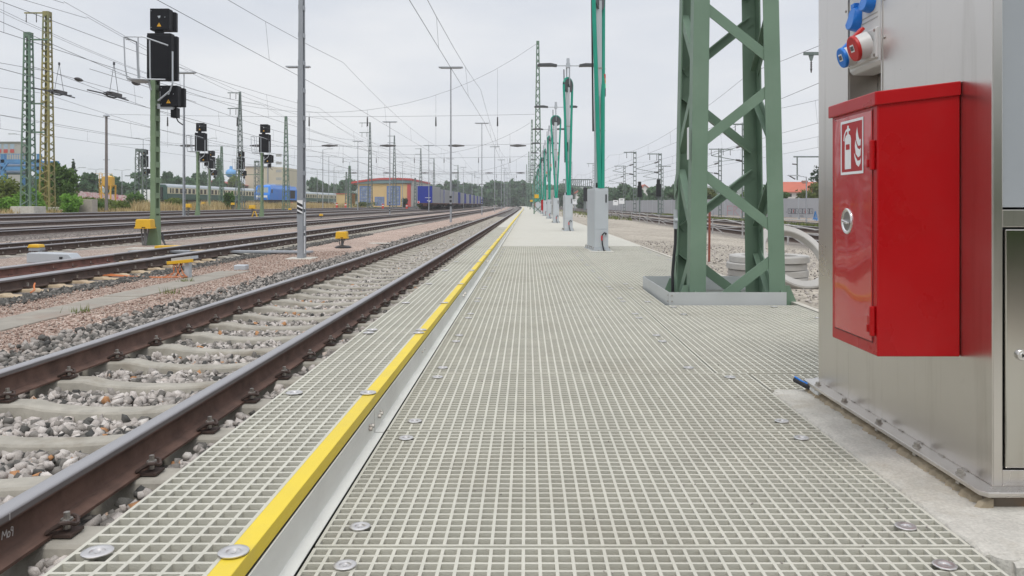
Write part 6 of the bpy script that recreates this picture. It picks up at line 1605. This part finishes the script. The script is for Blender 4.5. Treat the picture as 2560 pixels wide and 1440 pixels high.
at(398,480,494,524,100,'bush','low green brush in front of the first coach','bush',m_leafo,2400,.14,8)
at(552,600,480,528,100,'bush','round dark green bush in front of the coaches','bush',m_leaf,2800,.14,9)
at(1000,1028,494,512,190,'bush','small round bush right of the yellow hall','bush',m_leafd,900,.22,6)
for i, (a, b_, tp, l) in enumerate(((630,660,510,'weeds below the blue locomotive'),(470,520,512,'weeds left of a distant signal'),(880,960,505,'weeds before the yellow hall'),(1040,1062,508,'weeds at the first container wagon'))):
    at(a,b_,tp,524,120 if i < 2 else 165,'weed_clump','low yellow-green '+l,'weeds',m_leafy,700,.16,6)
def tree(px0, px1, top, Y, label, mat=m_leaff, n=2600, s=.50, k=15, kind='broadleaf_tree', base=None, group='distant trees'):
    x = atx((px0+px1)/2,Y); zb = (ter(x) if base is None else base); h = atz(top,Y)-zb; w = (px1-px0)*Y/F/2*1.25
    bl = []
    for i in range(k):
        a = random.uniform(0,6.28); q = random.random()**.5; zf = random.uniform(.10,.86); ww = w*(1-.6*max(0,zf-.45)/.55)
        bl.append((math.cos(a)*q*ww*.62, math.sin(a)*q*ww*.6, zf*h, w*random.uniform(.26,.42), w*random.uniform(.26,.42), h*random.uniform(.10,.19)))
    return plant(kind, label, 'tree', x, Y, bl, n, s, mat, trunk=h*.7, group=group, z=zb)
def conifer(px0, px1, top, Y, label, mat=m_leafd, n=1700, s=.3):
    x = atx((px0+px1)/2,Y); zb = ter(x); h = atz(top,Y)-zb; w = (px1-px0)*Y/F/2
    bl = [(random.uniform(-.25,.25)*w*(1-f), random.uniform(-.25,.25)*w*(1-f), h*f, max(.12,w*(1.02-f)*random.uniform(.8,1.1)), max(.12,w*(1.0-f)), h*.05) for f in np.linspace(.12,.97,15)]
    return plant('spruce_tree', label, 'tree', x, Y, bl, n, s, mat, trunk=h*.95, group='distant trees')
conifer(160,206,398,150,'dark pointed spruce behind the big dark tree at the left')
tree(196,252,428,170,'rounded distant tree between the spruce and the yellow silo')
tree(245,330,440,200,'low distant tree behind the yellow silo')
tree(290,380,446,210,'low distant tree left of the tall signal')
tree(320,400,427,190,'distant tree directly behind the tall signal')
tree(398,440,428,230,'distant tree above the end of the first coach')
tree(425,462,433,240,'second distant tree above the first coach')
tree(455,500,440,250,'third distant tree above the coaches')
tree(475,535,426,260,'distant tree behind two small signals')
tree(526,566,436,270,'distant tree left of the blue tank')
tree(560,610,440,275,'distant tree right below the blue tank',m_leafo)
x = atx(547,310); plant('poplar_tree','tall narrow poplar rising above the coaches','tree',x,310,[(0,0,3+1.45*i,1.0+.55*math.sin(.35+i*.26),1.2,1.6) for i in range(11)],1800,.4,m_leaff,group='distant trees')
# wood that closes the far end: single trees in two staggered rows
tops = [(1056,456),(1085,458),(1112,450),(1140,446),(1168,452),(1192,456),(1216,452),(1240,448),(1262,456),(1284,444),(1306,452),(1330,458),(1356,456),(1384,458),(1410,456)]
for i, (px, tp) in enumerate(tops):
    tree(px-26,px+26,tp,390+18*(i%3),f'hazy tree of the far wood that closes the line, {ORD[i]} from the left',n=2000,s=.85,k=15,group='hazy trees of the far wood')
def wood(name, label, px0, px1, top, Y, n, s=.8, mat=m_leaff):
    xa, xb = atx(px0,Y), atx(px1,Y); h = atz(top,Y)-ter((xa+xb)/2); bl = []
    for i in range(int((xb-xa)/3.2)): bl.append((xa+(xb-xa)*random.random(), Y+random.uniform(-6,8), h*random.uniform(.12,.82), random.uniform(2,4), 3, h*random.uniform(.14,.24)))
    V, Fc, T = leaves(bl, n, s); V[:,2] += ter((xa+xb)/2); o = put(name, np_mesh(name, V, Fc, mat, T)); return tag(o, label, 'wood', kind='stuff')
wood('far_wood','blue-green far wood seen as one mass beyond the end of the tracks',880,1460,460,460,26000,1.1)
wood('far_wood','low green wood behind the coaches and the silo',-20,880,445,330,30000,.95)
wood('far_wood','green belt of trees behind the noise barrier',1400,2300,472,330,24000,.9)
# hills on the horizon
for nm, pts, Y in (('hills',[(-600,490),(-200,476),(200,470),(600,466),(900,462),(1200,466),(1400,466),(1600,470),(1800,464),(2100,472),(2700,485)],1180),):
    b = MB(); top = [(atx(px,Y),Y,atz(py,Y)) for px, py in pts]; n = len(top)
    vs = top + [(p[0],Y-160,-1.0) for p in top] + [(p[0],Y+60,-1.0) for p in top]
    fs = [(i,i+1,n+i+1,n+i) for i in range(n-1)] + [(i+1,i,2*n+i,2*n+i+1) for i in range(n-1)]
    b.add(vs, fs); o = b.build(nm, M('hill_green', (.06,.085,.05), .95, 0, .25, .02), smooth=True); o['kind'] = 'structure'
# trees behind the barrier
RTL = [(1440,1500,470,260),(1490,1545,462,250),(1535,1590,455,240),(1570,1620,468,230),(1610,1670,466,200),(1655,1720,462,175),(1690,1760,466,165),(1740,1810,470,150),(1790,1860,466,140),(1845,1905,468,135),(1890,1950,455,128)]
for i, (a, b_, tp, Y) in enumerate(RTL):
    tree(a,b_,tp,Y,f'bushy green tree behind the noise barrier, {ORD[i]} from the left end',[m_leaff,m_leaf,m_leaff,m_leafy][i%4] if i > 5 else m_leaff,n=2600,s=.44 if i > 4 else .60,base=-.6,group='trees behind the noise barrier')
tree(1920,1985,474,112,'dark bush before the left end of the red-roofed house',m_leaf,1500,.22,base=-.6,group='trees behind the noise barrier')
tree(1985,2075,452,108,'olive tree in front of the red-roofed house',m_leafy,2600,.20,12,base=-.6,group='trees behind the noise barrier')
tree(2015,2120,388,118,'taller dark tree rising at the left edge of the cabinet',m_leafd,2200,.26,13,base=-.6,group='trees behind the noise barrier')
# dry grass: blades
m_dry = toned('dry_grass', [(0,(.24,.17,.075)),(.5,(.43,.335,.17)),(1,(.58,.48,.28))], .9, .3, .25, trans=.2)
m_weed = toned('green_grass', [(0,(.07,.10,.025)),(.6,(.14,.175,.05)),(1,(.26,.26,.10))], .9, .4, .3, trans=.2)
def blades(P, hgt, wid, tone, name, mat, label, cat='grass'):
    n = len(P); a = rng.uniform(0,math.pi,n); dx = np.cos(a)*wid; dy = np.sin(a)*wid; lean = rng.normal(0,.28,(n,2))*hgt[:,None]
    z0 = P[:,2]
    v0 = np.stack([P[:,0]-dx,P[:,1]-dy,z0],1); v1 = np.stack([P[:,0]+dx,P[:,1]+dy,z0],1); v2 = np.stack([P[:,0]+lean[:,0],P[:,1]+lean[:,1],z0+hgt],1)
    V = np.stack([v0,v1,v2],1).reshape(-1,3); o = put(name, np_mesh(name, V, np.arange(n*3).reshape(n,3), mat, tone)); return tag(o, label, cat, kind='stuff')
n = 30000; y = 50 + 130*rng.random(n)**1.3; x = rng.uniform(-50,-36.6,n); cl_ = np.sin(x*.8)*np.sin(y*.35)
z = np.interp(x, TX, TZ)
pxx = VX + x*F/y
blades(np.stack([x,y,z],1), rng.uniform(.35,1.0,n)*(1+.4*cl_)*np.where(pxx < 330, .42, 1), .03+.02*rng.random(n), np.clip(rng.random(n)*.7+.2*cl_+.15,0,1), 'dry_grass', m_dry, 'tall straw-coloured dry grass along the far side of the yard')
n = 9000; y = 50 + 110*rng.random(n)**1.3; x = rng.uniform(-58,-38,n); k = (np.sin(x*.5+2)*np.sin(y*.21) > .1)
blades(np.stack([x,y,np.interp(x,TX,TZ)],1)[k], rng.uniform(.3,.9,n)[k], .05, rng.random(n)[k], 'green_weeds', m_weed, 'patches of green weeds among the dry grass')
n = 9000; y = rng.uniform(22,110,n); x = rng.normal(17.4,.8,n)
blades(np.stack([x,y,np.interp(x,TX,TZ)],1), rng.uniform(.10,.38,n), .03, rng.random(n), 'green_grass', m_weed, 'strip of green grass between the right-hand tracks')
n = 2500; y = rng.uniform(60,150,n); x = rng.normal(7.2,1.2,n); k = np.sin(y*.3) > .2
blades(np.stack([x,y,np.interp(x,TX,TZ)],1)[k], rng.uniform(.1,.4,n)[k], .03, rng.random(n)[k], 'green_grass', m_weed, 'weedy tufts beyond the rubble ground right of the platform')
n = 260; P = []
for cx_, cy_ in ((-5.35,12.4),(-5.02,8.9),(-4.9,10.8),(-5.9,8.0)):
    for i in range(45): P.append((cx_+random.gauss(0,.06),cy_+random.gauss(0,.06),-.375))
P = np.array(P); blades(P, rng.uniform(.03,.11,len(P)), .006, .4+.5*rng.random(len(P)), 'weed_tuft', m_weed, 'small yellowish weed tufts sprouting in the pink gravel path', 'weeds')

# the trees that stand behind the photographer: seen only mirrored in the steel door and the red enamel
def rear_wood():
    bl = [(random.uniform(-30,34), random.uniform(-33,-26), random.uniform(.6,6.0), random.uniform(1.6,2.8), 2, random.uniform(1.2,2.0)) for i in range(110)]
    V, Fc, T = leaves(bl, 16000, .55); V[:,2] += -.3; o = put('rear_wood', np_mesh('rear_wood', V, Fc, m_leaf, T)); tag(o, 'green wood behind the photographer, only mirrored in the steel and enamel', 'wood', kind='stuff')
rear_wood()

bl = [(random.uniform(3.0,11), random.uniform(-6.5,-4), random.uniform(.1,1.3), .9, .7, .6) for i in range(30)]
V, Fc, T = leaves(bl, 9000, .16); o = put('rear_bushes', np_mesh('rear_bushes', V, Fc, m_leaf, T)); tag(o, 'green bushes close behind the photographer, only mirrored in the cabinet door', 'bushes', kind='stuff')
